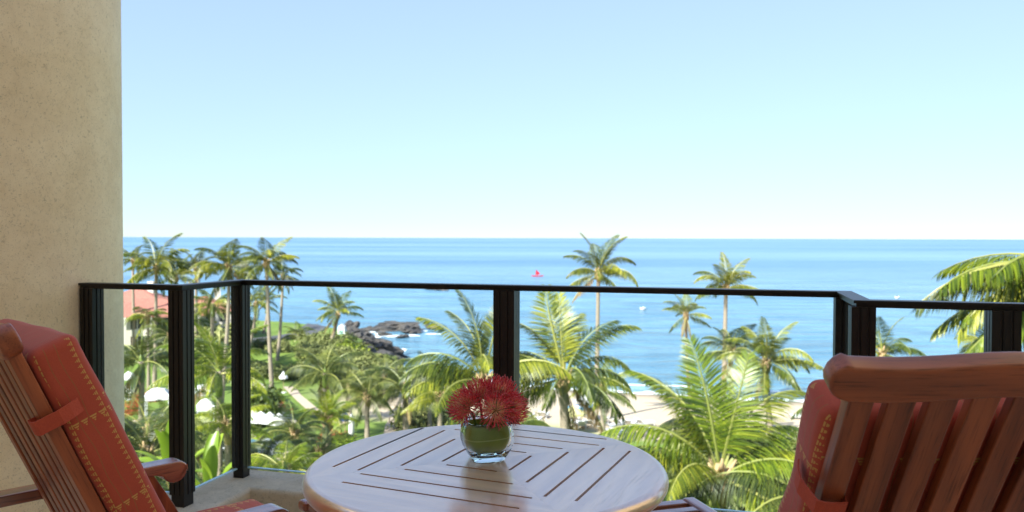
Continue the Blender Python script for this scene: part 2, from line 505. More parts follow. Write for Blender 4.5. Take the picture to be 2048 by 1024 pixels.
k = N("sea_foam")
nz = k.noise(k.coord(), 1.4, 5, 0.7)
M_FOAM = k.done(k.bsdf(k.mix(nz, (0.62, 0.70, 0.74), (0.85, 0.88, 0.9)), 0.7, k.bump(nz, 0.6, 0.1)))
def foam_patch(bm, x, y, sx, sy, seed):
    random.seed(seed)
    n = 16
    c = bm.verts.new((x, y, SEA + 0.14))
    ring = []
    for i in range(n):
        a = 2 * pi * i / n
        r = 0.55 + 0.9 * abs(noise.noise(Vector((cos(a) * 2 + seed, sin(a) * 2, seed * 0.3))))
        ring.append(bm.verts.new((x + cos(a) * sx * r, y + sin(a) * sy * r, SEA + 0.02)))
    for i in range(n):
        bm.faces.new((c, ring[i], ring[(i + 1) % n]))
bm = bmesh.new()
foam_spots = [(on(p[0], p[1], SEA), p[2], p[3]) for p in
    [(742, 664, 1.5, 2), (765, 668, 2.0, 2.0), (790, 672, 2.6, 2), (822, 671, 2.5, 1.6), (790, 648, 3.2, 2.2), (748, 674, 1.6, 1.5), (729, 661, 1.2, 1.2), (868, 668, 2.2, 1.0), (845, 662, 1.6, 1.0), (765, 682, 1.2, 1.4), (812, 654, 2.0, 1.2), (722, 672, 1.2, 1.6), (806, 700, 0.8, 2.2), (800, 722, 0.8, 2.2)]]
for i, (p, sx, sy) in enumerate(foam_spots):
    foam_patch(bm, p.x, p.y, sx, sy, i)
tag(obj("foam", bm, M_FOAM, smooth=True), "white foam washing round the lava rocks", kind="stuff")
# surf along the beach: a long ribbon with ragged edges
bm = bmesh.new()
rows = []
for i in range(260):
    x = -12 + i * 0.42
    yb = np.interp(x, [-13, -5, 4.5, 13, 30, 54, 110], [106, 101, 95, 92.5, 88, 84, 79])
    for q, (off, amp) in enumerate([(0.1, 1.2)]):
        a = yb - 0.2 + 1.3 * noise.noise(Vector((x * 0.25, 0, 1)))
        wd = 1.6 + 1.4 * noise.noise(Vector((x * 0.4, 5, 1))) + 0.5 * noise.noise(Vector((x * 2.0, 9, 1)))
        rows.append((bm.verts.new((x, a, SEA + 0.07)), bm.verts.new((x, a + wd * 0.5, SEA + 0.16)), bm.verts.new((x, a + max(0.4, wd), SEA + 0.02))))
for a, b in zip(rows, rows[1:]):
    bm.faces.new((a[0], b[0], b[1], a[1])); bm.faces.new((a[1], b[1], b[2], a[2]))
rows = []
for i in range(220):
    x = 2 + i * 0.42
    yb = np.interp(x, [-13, -5, 4.5, 13, 30, 54, 110], [106, 101, 95, 92.5, 88, 84, 79]) + 5.5
    a = yb + 1.6 * noise.noise(Vector((x * 0.12, 0, 7)))
    wd = max(0.02, 0.9 * noise.noise(Vector((x * 0.22, 5, 4))) + 0.35)
    rows.append((bm.verts.new((x, a, SEA + 0.02)), bm.verts.new((x, a + wd * 0.5, SEA + 0.12)), bm.verts.new((x, a + wd, SEA + 0.02))))
for a, b in zip(rows, rows[1:]):
    bm.faces.new((a[0], b[0], b[1], a[1])); bm.faces.new((a[1], b[1], b[2], a[2]))
tag(obj("surf", bm, M_FOAM, smooth=True), "thin white surf lines breaking along the beach", kind="stuff")

# ---- paths
def ribbon(name, pts, w, m, label, lift=0.03):
    bm = bmesh.new(); rows = []
    P = [Vector(p) for p in pts]
    dense = []
    for a, b in zip(P, P[1:]):
        n = max(2, int((b - a).length / 1.0))
        dense += [a.lerp(b, i / n) for i in range(n)]
    dense.append(P[-1])
    for i, p in enumerate(dense):
        t = (dense[min(i + 1, len(dense) - 1)] - dense[max(i - 1, 0)]); t.z = 0; t.normalize()
        s = Vector((-t.y, t.x, 0)) * (w / 2) * (1 + 0.15 * noise.noise(p * 0.4))
        row = []
        for q in (p - s, p, p + s):
            row.append(bm.verts.new((q.x, q.y, gz(q.x, q.y) + lift)))
        rows.append(row)
    for a, b in zip(rows, rows[1:]):
        for j in (0, 1): bm.faces.new((a[j], b[j], b[j + 1], a[j + 1]))
    bmesh.ops.recalc_face_normals(bm, faces=bm.faces)
    for f in bm.faces:
        if f.normal.z < 0: f.normal_flip()
    return tag(obj(name, bm, m, smooth=True), label, kind="structure")
M_PATHSHADE = plain("dark_path_and_shade", (0.075, 0.075, 0.085), 0.9)
M_PALEPATH = plain("pale_paving", (0.42, 0.33, 0.25), 0.9, scale=2)
ribbon("path", [G(440, 693), G(500, 684), G(560, 676), G(610, 668), G(690, 666)], 4.2, M_PATHSHADE, "dark strip crossing the lawn on the rocky point, paved path with shadow painted in", 0.12)  # path ribbon widened so its dark colour also stands for shadow
ribbon("path", [G(575, 775), G(592, 792), G(618, 815), G(650, 838), G(690, 850)], 1.0, M_PALEPATH, "narrow pale footpath curving over the middle lawn", 0.12)
ribbon("path", [G(820, 800), G(812, 825), G(800, 850), G(790, 900)], 2.4, M_PALEPATH, "sandy walkway leading from the beach to the gardens", 0.12)
ribbon("path", [G(250, 850), G(330, 835), G(420, 850), G(500, 880), G(560, 900), G(600, 960)], 1.4, M_PALEPATH, "pale poolside paving between the palms at lower left", 0.12)

# ---- rocks
def rock_mesh(seed, sub=3):
    bm = bmesh.new()
    bmesh.ops.create_icosphere(bm, subdivisions=sub, radius=1)
    for v in bm.verts:
        p = v.co.copy()
        n1 = noise.noise(p * 1.1 + Vector((seed, 0, 0)))
        n2 = noise.cell(p * 2.3 + Vector((0, seed, 0)))
        n3 = noise.noise(p * 3.7 + Vector((0, 0, seed)))
        v.co = p * (1 + 0.45 * n1 + 0.25 * (n2 - 0.5) + 0.22 * n3)
        v.co.z *= 0.55
    return bm
k = N("lava_rock")
c = k.coord(); a1 = k.noise(c, 1.2, 6, 0.7); a2 = k.noise(c, 7, 5, 0.7)
M_LAVA = k.done(k.bsdf(k.mix(k.ramp(a1, [(0.4, 0.0), (0.7, 0.8)]), k.mix(a2, (0.014, 0.014, 0.017), (0.055, 0.052, 0.055)), (0.14, 0.115, 0.095)), 0.85, k.bump(a2, 0.9, 0.2)))
M_BOULDER = plain("tan_boulder", (0.46, 0.40, 0.32), 0.9, 0.25, 3)
rocks = [mesh_from(rock_mesh(i * 3.3 + 1, 3), "rock", M_LAVA) for i in range(5)]
boulders = [mesh_from(rock_mesh(i * 2.1 + 9, 3), "boulder", M_BOULDER, True) for i in range(3)]
def put_rock(px, py, s, i, label, group=None, mesh=None, sink=0.25, name="rock", cat="rock"):
    p = on(px, py, SEA + 0.1)
    o = link(name, (mesh or rocks)[i % len(mesh or rocks)], None, (p.x, p.y, SEA + s[2] * (0.5 - sink)), (0, 0, i * 1.7), s)
    return tag(o, label, cat, group)
OFF = [(790, 659, (5.2, 3.2, 2.4), "large dark lava outcrop offshore with surf breaking behind it"),
       (820, 663, (3.6, 2.2, 1.7), "brown lava ridge at the right end of the large outcrop"),
       (742, 661, (2.0, 1.6, 1.1), "small black rock awash just left of the large outcrop"),
       (868, 657, (3.0, 1.4, 1.2), "low brown rock farthest right of the offshore rocks"),
       (703, 659, (1.5, 1.3, 2.4), "upright dark rock stack standing at the tip of the grassy point"),
       (768, 669, (2.2, 1.3, 0.8), "flat black rock in the foam below the large outcrop"),
       (806, 674, (1.4, 0.9, 0.7), "smallest black rock in the foam nearest the bay"),
       (872, 579, (6.0, 3.0, 1.2), "dark reef patch far out below the handrail")]
for i, (x, y, s, lb) in enumerate(OFF): put_rock(x, y, s, i, lb)
random.seed(21)
SR = [(716, 676), (730, 680), (745, 685), (757, 690), (768, 696), (778, 702), (785, 708), (790, 716), (786, 724), (777, 730), (764, 735), (748, 738),
      (735, 742), (770, 712), (755, 703), (740, 697), (724, 690), (758, 718), (742, 722), (772, 722), (728, 730), (712, 684), (733, 708), (720, 716), (765, 727), (700, 670), (783, 693), (750, 730)]
for i, (x, y) in enumerate(SR):
    p = on(x, y, SEA + 1.0)
    z = gz(p.x, p.y)
    s = random.uniform(1.1, 2.4)
    o = link("rock", rocks[i % 5], None, (p.x, p.y, z + 0.2), (random.uniform(-.3, .3), random.uniform(-.3, .3), i * 2.1), (s * 1.2, s, s * random.uniform(0.7, 1.1)))
    tag(o, "jagged brown and black lava rock heaped on the shore of the point", "rock", "lava rocks heaped along the shore of the point")

# ================================================================== VEGETATION
LM = {
 'coco':  leafmat("coconut_frond", (0.016, 0.030, 0.006), (0.085, 0.112, 0.010), (0.34, 0.33, 0.030), 0.38, 0.36),
 'bright':leafmat("young_frond", (0.024, 0.048, 0.006), (0.125, 0.175, 0.010), (0.38, 0.39, 0.030), 0.42, 0.34),
 'dark':  leafmat("dark_frond", (0.014, 0.028, 0.009), (0.042, 0.062, 0.013), (0.14, 0.15, 0.03), 0.28, 0.4),  # darker green tone for some palms and single fronds
 'soft':  leafmat("feathery_frond", (0.018, 0.032, 0.010), (0.065, 0.088, 0.018), (0.22, 0.23, 0.05), 0.35, 0.45),
 'dry':   leafmat("dry_frond", (0.13, 0.085, 0.035), (0.22, 0.15, 0.06), (0.30, 0.22, 0.09), 0.2, 0.7),
 'shrub': leafmat("shrub_leaf", (0.016, 0.030, 0.009), (0.055, 0.085, 0.016), (0.15, 0.18, 0.035), 0.2, 0.45),
 'olive': leafmat("scrub_leaf", (0.075, 0.095, 0.028), (0.155, 0.175, 0.050), (0.26, 0.26, 0.09), 0.2, 0.6),
 'lime':  leafmat("lime_leaf", (0.085, 0.15, 0.01), (0.19, 0.26, 0.02), (0.32, 0.36, 0.04), 0.35, 0.45),
 'red':   leafmat("red_blossom", (0.20, 0.02, 0.01), (0.35, 0.05, 0.02), (0.42, 0.12, 0.04), 0.2, 0.6),
 'white': leafmat("white_blossom", (0.55, 0.55, 0.50), (0.75, 0.75, 0.72), (0.85, 0.84, 0.8), 0.2, 0.6),
}
k = N("frond_stalk")
M_STALK = k.done(k.bsdf(k.ramp(k.rnd(), [(0, (0.16, 0.19, 0.04)), (1, (0.34, 0.32, 0.08))]), 0.45))

FR = {}
def frond_mesh(e0, droop, hang, n, mat, seed, lw=0.017, segs=2, lenk=0.30, curl=0.0):
    """unit-long feather frond rising at e0 degrees and arching over; leaves laid out both sides of the stalk"""
    rnd = random.Random(seed)
    V, Fc, Mi = [], [], []
    NS = 18
    pts = [Vector((0, 0, 0))]; tang = []
    for i in range(NS + 1):
        s = i / NS
        e = radians(e0 - droop * s ** 1.35)
        b = curl * s * s
        t = Vector((cos(e) * cos(b), cos(e) * sin(b), sin(e)))
        tang.append(t)
        if i < NS: pts.append(pts[-1] + t / NS)
    def P(s):
        q = s * NS; i = min(int(q), NS - 1); f = q - i
        return pts[i].lerp(pts[i + 1], f), tang[i].lerp(tang[i + 1], f).normalized()
    # stalk, three sided
    R = []
    for i in range(0, NS + 1, 2):
        s = i / NS; p, t = pts[i], tang[i]
        r = 0.0105 * (1 - s) ** 0.8 + 0.0018
        S_ = Vector((-sin(0), 1, 0)); U = S_.cross(t).normalized()
        ids = []
        for (a, b) in ((1.3, -0.5), (-1.3, -0.5), (0, 0.9)):
            V.append(p + S_ * a * r + U * -b * r); ids.append(len(V) - 1)
        R.append(ids)
    for a, b in zip(R, R[1:]):
        for j in range(3):
            Fc.append((a[j], a[(j + 1) % 3], b[(j + 1) % 3], b[j])); Mi.append(1)
    g = Vector((0, 0, -1))
    for side in (1, -1):
        for i in range(n):
            s = 0.13 + 0.87 * (i + rnd.uniform(-.3, .3)) / n
            s = min(max(s, 0.12), 0.995)
            p, t = P(s)
            Sd = Vector((0, 1, 0)) * side
            Sd = (Sd - t * Sd.dot(t)).normalized()
            Nn = t.cross(Vector((0, 1, 0))) * -1
            if Nn.z < 0 and e0 > 0 and t.z > 0: Nn = -Nn
            prof = min(1.0, (s - 0.08) / 0.16) ** 0.7 * (1 - max(0, s - 0.45) / 0.55 * 0.72)
            ln = lenk * prof * rnd.uniform(0.86, 1.1)
            fw = 0.45 + 0.95 * s ** 2
            d = (Sd + t * fw + Nn * 0.22 * (1 - s) + g * hang * 0.35 + Vector((rnd.uniform(-1, 1), rnd.uniform(-1, 1), rnd.uniform(-1, 1))) * 0.13).normalized()
            w = lw * rnd.uniform(0.8, 1.15)
            cur = p.copy(); prevpair = None
            if rnd.random() < (0.03 if e0 > 20 else 0.12): continue
            if e0 < 20 and rnd.random() < 0.2: ln *= rnd.uniform(0.4, 0.8)
            base = len(V); V.append(cur.copy())
            for q in range(1, segs + 1):
                d = (d + g * hang * (0.42 if segs == 2 else 0.30)).normalized()
                cur = cur + d * ln / (segs + 1) * 1.0
                wv = (t - d * t.dot(d)).normalized() * w * (1.0 if q < segs else 0.75) / 2
                V.append(cur + wv); V.append(cur - wv)
                m = len(V)
                if q == 1: Fc.append((base, m - 2, m - 1))
                else: Fc.append((m - 4, m - 2, m - 1, m - 3))
                Mi.append(0)
            d = (d + g * hang * 0.4).normalized()
            cur = cur + d * ln / (segs + 1)
            V.append(cur); m = len(V)
            Fc.append((m - 3, m - 1, m - 2)); Mi.append(0)
    me = bpy.data.meshes.new("frond")
    me.from_pydata(V, [], Fc)
    me.materials.append(mat); me.materials.append(M_STALK)
    me.polygons.foreach_set("material_index", Mi)
    return me
ELS = [(84, 46, 0.22), (70, 74, 0.38), (54, 98, 0.60), (36, 96, 0.75), (16, 74, 0.8), (-8, 56, 0.9), (-38, 36, 0.9), (-66, 16, 0.7)]
def frond(kind, level, var, detail):
    key = (kind, level, var, detail)
    if key not in FR:
        e, dr, hg = ELS[level]
        dr *= (0.8, 1.12, 0.95)[var]; e += (4, -4, 0)[var]
        n, segs, lw = {'far': (46, 2, 0.019), 'mid': (78, 2, 0.0125), 'near': (125, 3, 0.0085)}[detail]
        lenk = 0.30
        if kind == 'soft': n = int(n * 1.25); lw *= 0.65; hg = min(1.1, hg + 0.25); lenk = 0.34
        if kind == 'dry': hg = 1.0
        FR[key] = frond_mesh(e, dr, hg, n, LM[kind], hash((level, var, len(detail))) % 9999 + level * 7 + var, lw, segs, lenk, (0.25, -0.3, 0.0)[var])
    return FR[key]

k = N("palm_bark")
c = k.coord(); sp = k.n("ShaderNodeSeparateXYZ"); k.l(c, sp.inputs[0])
rg = k.math('FRACT', k.math('ADD', k.math('MULTIPLY', sp.outputs[2], 7.0), k.math('MULTIPLY', k.noise(c, 2.5), 1.2)))
nz = k.noise(c, 5, 5, 0.65)
col = k.mix(nz, (0.20, 0.155, 0.11), (0.40, 0.33, 0.25))
col = k.mix(k.ramp(rg, [(0.0, 0.6), (0.22, 0.0)]), col, (0.07, 0.05, 0.035))
M_BARK = k.done(k.bsdf(col, 0.9, k.bump(rg, 0.5, 0.02)))
M_GREENSHAFT = plain("green_crownshaft", (0.16, 0.22, 0.035), 0.4, 0.3, 3)
M_BOOT = plain("frond_boots", (0.42, 0.29, 0.15), 0.85, 0.35, 12)
M_NUT = plain("coconut_husk", (0.20, 0.17, 0.03), 0.6, 0.3, 6)

def trunk_bm(H, r0, r1, lean, ring=24, seed=0):
    bm = bmesh.new()
    pts, rad = [], []
    n = max(10, int(H * 4)) if H < 14 else 44
    for i in range(n + 1):
        s = i / n
        x = -lean[0] * (1 - s) ** 1.6; y = -lean[1] * (1 - s) ** 1.6
        x += 0.12 * sin(s * 4 + seed) * (1 - s) * s * 4 * 0.3
        pts.append((x, y, -H * (1 - s)))
        r = r1 + (r0 - r1) * (1 - s) ** 2.2
        rad.append(r * (1 + (0.05 if i % 2 else -0.03)))
    tube(bm, pts, rad, 10)
    return bm
palm_n = 0
def palm(px, py, Y, L, label, group=None, kind='coco', nf=19, detail='mid', lean=(0, 0), r=0.15, spec=None, lv=(0, 6), shaft=False, nuts=0, seed=None, dry=0, drop=0.0, spear=False):
    """palm whose crown heart is seen at (px, py), Y metres out; L frond length; lean = how far the foot stands off"""
    global palm_n
    palm_n += 1
    rn = random.Random(seed if seed is not None else palm_n * 17)
    c = at(px, py, Y)
    gx, gy = c.x - lean[0], c.y - lean[1]
    g0 = gz(gx, gy)
    root = empty("palm_tree", (gx, gy, g0))
    tag(root, label, "palm tree", group)
    H = c.z - g0 + 0.4
    off = (lean[0], lean[1], c.z - g0)
    obj("trunk", trunk_bm(H, r * 1.7, r, lean, seed=palm_n), M_BARK, root, off, smooth=True)
    if shaft:
        bm = bmesh.new(); tube(bm, [(0, 0, -1.3), (0, 0, -0.9), (0, 0, -0.4), (0, 0, 0.15), (0, 0, .6)], [r * 1.0, r * 1.35, r * 1.2, r * 0.8, r * .2], 10)
        obj("crownshaft", bm, M_GREENSHAFT, root, off, smooth=True)
    else:
        bm = bmesh.new()
        for i in range(16 if detail != 'far' else 8):
            a = i * 2.4; z = -0.75 + 0.055 * i
            d = Vector((cos(a), sin(a), 0))
            p0 = d * r * 0.7 + Vector((0, 0, z)); p1 = d * (r * 2.0 + 0.03) + Vector((0, 0, z + 0.42)); 
            tube(bm, [p0, p0.lerp(p1, 0.5) + d * 0.03, p1], [0.10, 0.075, 0.03], 5)
        tube(bm, [(0, 0, -0.9), (0, 0, -0.3), (0, 0, 0.25)], [r, r * 1.6, r * 0.6], 9)
        obj("crown_base", bm, M_BOOT, root, off, smooth=True)
    for i in range(nuts):
        a = i * 2.1 + 0.5
        bm = bmesh.new(); bmesh.ops.create_icosphere(bm, subdivisions=2, radius=0.13)
        obj("coconut", bm, M_NUT, root, (off[0] + cos(a) * (r + 0.16), off[1] + sin(a) * (r + 0.16), off[2] - 0.45 - 0.1 * (i % 3)), smooth=True)
    if dry == 0 and detail != 'near' and rn.random() < 0.55: dry = rn.choice((1, 2, 2))
    todo = []
    if spec:
        for az, lev, sc, *o in spec: todo.append((radians(az), lev, sc, kind if not o else o[0]))
    for i in range(nf):
        az = i * 2.39996 + rn.uniform(-.25, .25) + palm_n
        q = (i + 0.5) / nf
        lev = lv[0] + (lv[1] - lv[0]) * q ** 0.85
        lev = int(min(7, max(0, round(lev + rn.uniform(-.45, .45)))))
        todo.append((az, lev, rn.uniform(0.80, 1.08), kind))
    for i in range(dry):
        todo.append((rn.uniform(0, 6.28), 6 + i % 2, 0.8, 'dry'))
    for az, lev, sc, kd in todo:
        me = frond(kd, lev, rn.randrange(3), detail)
        o = link("frond", me, root, (off[0] + cos(az) * r * 0.5, off[1] + sin(az) * r * 0.5, off[2] + 0.12 - 0.06 * lev),
                 (rn.uniform(-.28, .28), rn.uniform(-.10, .10), az), (L * sc,) * 3)
    if spear:
        bm = bmesh.new(); tube(bm, [(0, 0, 0), (0.05, 0, L * 0.35), (0.02, 0.05, L * 0.62)], [0.09, 0.05, 0.01], 6)
        obj("spear_leaf", bm, M_STALK, root, (off[0], off[1], off[2] + 0.3), smooth=True)
    return root

# ---- near palms (crowns below and beside the balcony)
palm(1440, 945, 22, 3.85, "big coconut palm with bright arching fronds close below the right side of the balcony", detail='near', kind='bright', nf=9, r=0.2, lv=(4, 6.4), lean=(0.3, 0),
     spec=[(88, 0, .95), (60, 0, .85), (165, 1, .98), (178, 2, .98, 'bright'), (188, 3, 1.02, 'coco'), (205, 4, 1.0, 'dark'), (148, 1, .9, 'coco'), (20, 2, .88), (5, 3, .82), (28, 1, .98, 'coco'), (345, 4, .9), (120, 2, .9, 'dark'), (335, 3, .8), (100, 1, .9), (230, 3, .8, 'coco'), (45, 3, .9, 'dark')], seed=5)
palm(2215, 545, 19, 4.1, "coconut palm whose fronds hang in from the right edge of the photo over the glass", detail='near', kind='bright', nf=8, r=0.17, lv=(4, 6),
     spec=[(180, 4, 1.05), (187, 4, 1.0, 'coco'), (172, 4, .95), (195, 5, 1.0), (180, 5, 1.1), (165, 5, 1.0, 'coco'), (200, 4, 1.0), (186, 3, .72, 'soft'), (176, 5, .95, 'soft'), (183, 4, 1.15, 'soft'), (190, 6, 1.0), (174, 6, .9, 'coco')], seed=11)
palm(2010, 770, 24, 3.2, "palm crown rising behind the right chair's crest at the photo's edge", detail='near', kind='coco', nf=10, r=0.15, lv=(1, 5), spec=[(180, 3, 1.0), (190, 4, 1.0), (170, 3, 1.1, 'bright')], seed=61)
palm(1127, 752, 38, 4.5, "coconut palm with a thick pale ringed trunk rising directly behind the right of the vase", detail='mid', kind='coco', nf=11, r=0.2, lv=(1.5, 5.2), lean=(-0.4, 0), nuts=4,
     spec=[(95, 0, 1.05), (70, 0, .9), (175, 1, .9, 'dark'), (160, 2, .85, 'dark'), (10, 2, .85), (20, 1, .85, 'dark'), (0, 3, .85), (185, 3, .9), (350, 4, .8), (195, 5, .8), (60, 1, .9)], seed=3)
palm(968, 758, 37, 4.3, "coconut palm half hidden by the middle post with fronds fanning left of it", detail='mid', kind='coco', nf=8, r=0.19, lv=(1.5, 5.5),
     spec=[(90, 0, .9), (165, 0, 1.0), (175, 1, 1.0), (180, 2, 1.0), (185, 3, 1.02), (170, 4, .9), (195, 3, .95), (150, 1, .9, 'dark'), (80, 0, .85, 'dark'), (200, 4, .9)], seed=9)
palm(1615, 985, 21, 3.4, "dark palm crown low beside the right chair cushion", detail='near', kind='soft', nf=14, r=0.15, lv=(1.5, 5), seed=2)
# ---- beach palms
palm(1197, 545, 72, 4.2, "tallest slim beach palm standing clear against sea and horizon", nf=17, r=0.17, lv=(0, 5.4), lean=(0.25, 0), nuts=5, dry=1, seed=4)
palm(1452, 574, 80, 4.0, "tall beach palm with an upright crown right of the handrail middle", nf=17, r=0.19, lv=(0, 4.8), lean=(0.2, 0), seed=6)
palm(1372, 628, 82, 2.9, "smaller slim beach palm just left of the tall upright one", nf=13, r=0.14, lv=(0, 4.6), lean=(-0.6, 0), seed=8)
palm(1532, 722, 56, 3.7, "bushy dark beach palm left of the right corner post", kind='coco', nf=22, r=0.17, lv=(0, 5.6), lean=(-0.9, 0), seed=12)
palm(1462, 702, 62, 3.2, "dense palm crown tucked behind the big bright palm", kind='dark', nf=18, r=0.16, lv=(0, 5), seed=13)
palm(1765, 706, 50, 2.9, "small palm seen through the glass right of the corner post", nf=14, r=0.15, lv=(0, 5), seed=14)
palm(1688, 800, 46, 3.4, "pale palm mostly hidden behind the right corner posts", nf=16, r=0.15, lv=(1, 5), seed=15)
palm(1206, 775, 62, 3.0, "short palm with drooping fronds between the ringed trunk and the big bright palm", nf=13, r=0.16, lv=(1, 6), seed=16, kind='coco')
# ---- promontory palms
palm(676, 625, 112, 4.0, "lone curved palm leaning over the rocky point against the sea", detail='far', nf=15, r=0.2, lean=(1.3, 0), lv=(0, 5.2), seed=18)
palm(598, 672, 118, 3.0, "short stout palm on the point left of the lone curved palm", detail='far', nf=15, r=0.2, lean=(0.1, 0), lv=(0, 5), seed=19, dry=2)
# ---- left grove
palm(533, 524, 72, 3.3, "tallest palm of the left grove with a long thin trunk reaching the lawn", nf=19, r=0.15, lean=(-0.7, 0), lv=(1, 5.8), seed=20, dry=1)
palm(458, 534, 76, 3.9, "full palm crown above the left corner post", nf=21, r=0.16, lean=(0.9, 0), lv=(0.9, 5.7), seed=21)
palm(312, 532, 86, 4.2, "large palm crown over the red tiled roof", detail='far', nf=22, r=0.16, lean=(0.3, 0), lv=(0.8, 5.6), seed=22)
palm(266, 518, 105, 2.6, "small distant palm nearest the stucco column", detail='far', nf=14, r=0.16, lv=(0, 5), seed=23)
palm(352, 552, 96, 3.4, "yellow green palm behind the left front post", detail='far', nf=16, r=0.17, lv=(0, 5), seed=24, kind='coco')
palm(392, 535, 106, 3.2, "distant dark palm between the two left corner posts", detail='far', nf=16, r=0.17, lv=(0, 5), kind='dark', seed=25)
palm(424, 610, 84, 3.3, "lower drooping palm between the two left corner posts", detail='far', nf=16, r=0.17, lv=(1, 5.6), seed=26)
palm(512, 604, 98, 3.2, "leaning slim palm just right of the left corner post", detail='far', nf=14, r=0.16, lean=(1.6, 0), lv=(0, 5.6), seed=27)
palm(536, 598, 125, 3.0, "farthest slim palm on the seaward lawn edge", detail='far', nf=13, r=0.16, lean=(0.8, 0), lv=(0, 5), seed=28, kind='dark')
palm(378, 640, 92, 3.2, "palm with hanging fronds hiding the villa's right end", detail='far', nf=15, r=0.16, lv=(1, 6), seed=29)
palm(566, 548, 100, 2.8, "dark palm crown immediately right of the grove's tallest palm", detail='far', nf=13, r=0.15, lv=(1.5, 6), seed=59, kind='dark', lean=(0.8, 0))
# ---- garden palms, lower left
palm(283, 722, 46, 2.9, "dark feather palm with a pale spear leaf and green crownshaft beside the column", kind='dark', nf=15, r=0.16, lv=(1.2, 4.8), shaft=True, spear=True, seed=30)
palm(438, 742, 38, 3.1, "light green feathery palm between the two left corner posts", kind='bright', nf=18, r=0.14, lv=(0.5, 5), shaft=True, spear=True, seed=31)
palm(655, 838, 52, 2.3, "spiky bright palm with a stout pale trunk above the table's left rim", kind='bright', nf=22, r=0.2, lv=(0, 4.2), seed=32)
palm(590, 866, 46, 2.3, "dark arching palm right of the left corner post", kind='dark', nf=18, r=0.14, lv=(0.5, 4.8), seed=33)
palm(650, 745, 62, 3.4, "wispy grey green palm clump in the middle of the garden", kind='soft', nf=18, r=0.16, lv=(0, 5), seed=34, shaft=True)
palm(690, 735, 66, 2.9, "lime tipped palm just right of the wispy clump", kind='lime', nf=9, r=0.14, lv=(0, 3), seed=35, shaft=True) if False else None
palm(812, 775, 62, 3.6, "dark drooping palm crown in front of the sandy walkway", kind='soft', nf=22, r=0.2, lv=(1, 5.6), seed=36)
palm(735, 790, 60, 2.9, "soft palm crown between the garden centre and the sandy walkway", kind='soft', nf=18, r=0.16, lv=(0.5, 5.5), seed=37)
palm(880, 790, 52, 3.0, "yellow green palm left of the vase flowers", kind='coco', nf=16, r=0.16, lv=(1, 5.5), seed=38)
palm(300, 868, 33, 2.6, "fine leaved palm low beside the column's foot", kind='soft', nf=20, r=0.13, lv=(0.5, 5), seed=39)
palm(570, 945, 34, 2.3, "bright low palm peeping over the curb left of the table", kind='bright', nf=20, r=0.12, lv=(0.8, 5), seed=41)
palm(455, 850, 36, 2.2, "low green palm seen between the left corner posts above the chair arm", kind='bright', nf=16, r=0.12, lv=(0.5, 4.5), seed=43)
palm(1030, 850, 48, 2.6, "pale palm directly behind the vase rim", kind='coco', nf=12, r=0.14, lv=(2, 5.5), seed=44)
palm(1900, 800, 40, 3.4, "palm hidden mostly behind the right chair's crest", kind='coco', nf=14, r=0.14, lv=(1, 5.5), seed=45)

palm(295, 905, 30, 2.3, "dark fine leaved palm crown at the very foot of the column", kind='dark', nf=20, r=0.12, lv=(0.5, 5), seed=50)
palm(372, 880, 42, 2.5, "dark feathery crown just right of the left front post", kind='soft', nf=18, r=0.12, lv=(0.5, 5), seed=51)
palm(470, 905, 44, 2.4, "soft dark crown left of the left corner post's foot", kind='dark', nf=18, r=0.12, lv=(0.5, 5), seed=52)
palm(640, 905, 42, 2.2, "soft crown at the table's left rim", kind='soft', nf=18, r=0.12, lv=(0.5, 5), seed=53)
palm(520, 925, 38, 2.1, "dark low crown right of the left corner post's foot", kind='dark', nf=18, r=0.12, lv=(0.5, 5), seed=54)
palm(700, 770, 70, 3.0, "grey green crown left of the garden centre palms", kind='soft', nf=18, r=0.13, lv=(0.5, 5.5), seed=55)
palm(770, 745, 78, 2.6, "small feathery crown below the black shore rocks", kind='soft', nf=16, r=0.13, lv=(0.5, 5), seed=56)
palm(860, 745, 66, 2.8, "feathery crown against the bay left of the half hidden palm", kind='soft', nf=16, r=0.13, lv=(0.8, 5.5), seed=57)
palm(340, 670, 80, 2.6, "dark crown in front of the villa wall", kind='dark', nf=16, r=0.14, lv=(0.5, 5), seed=58)

palm(296, 632, 84, 2.7, "green crown drooping across the villa's red roof", kind='coco', nf=17, r=0.13, lv=(1, 5.6), seed=62)

# ---- broad leaved plants near the rail foot
def broad_leaf(L, W, e0, dr, seed):
    V, Fc = [], []
    n = 12
    p = Vector((0, 0, 0))
    rn = random.Random(seed)
    for i in range(n + 1):
        s = i / n; e = radians(e0 - dr * s ** 1.4)
        t = Vector((cos(e), 0, sin(e)))
        w = W * max(0.0, sin(pi * min(1, max(0.0, (s - 0.12) / 0.9))) ** 0.6) if s > 0.12 else 0.03
        up = Vector((-sin(e), 0, cos(e)))
        V += [p + Vector((0, w, 0)) + up * w * 0.35, p.copy(), p + Vector((0, -w, 0)) + up * w * 0.35]
        p = p + t * L / n
    for i in range(n):
        a = i * 3; b = a + 3
        Fc += [(a, a + 1, b + 1, b), (a + 1, a + 2, b + 2, b + 1)]
    me = bpy.data.meshes.new("leaf"); me.from_pydata(V, [], Fc)
    me.polygons.foreach_set("use_smooth", [True] * len(me.polygons))
    return me
M_BROAD = leafmat("banana_leaf", (0.10, 0.17, 0.012), (0.17, 0.25, 0.018), (0.26, 0.32, 0.03), 0.4, 0.32)
BL = []
for i, (e, d) in enumerate([(84, 30), (72, 60), (60, 95), (78, 18)]):
    me = broad_leaf(2.6, 0.27, e, d, i); me.materials.append(M_BROAD); BL.append(me)
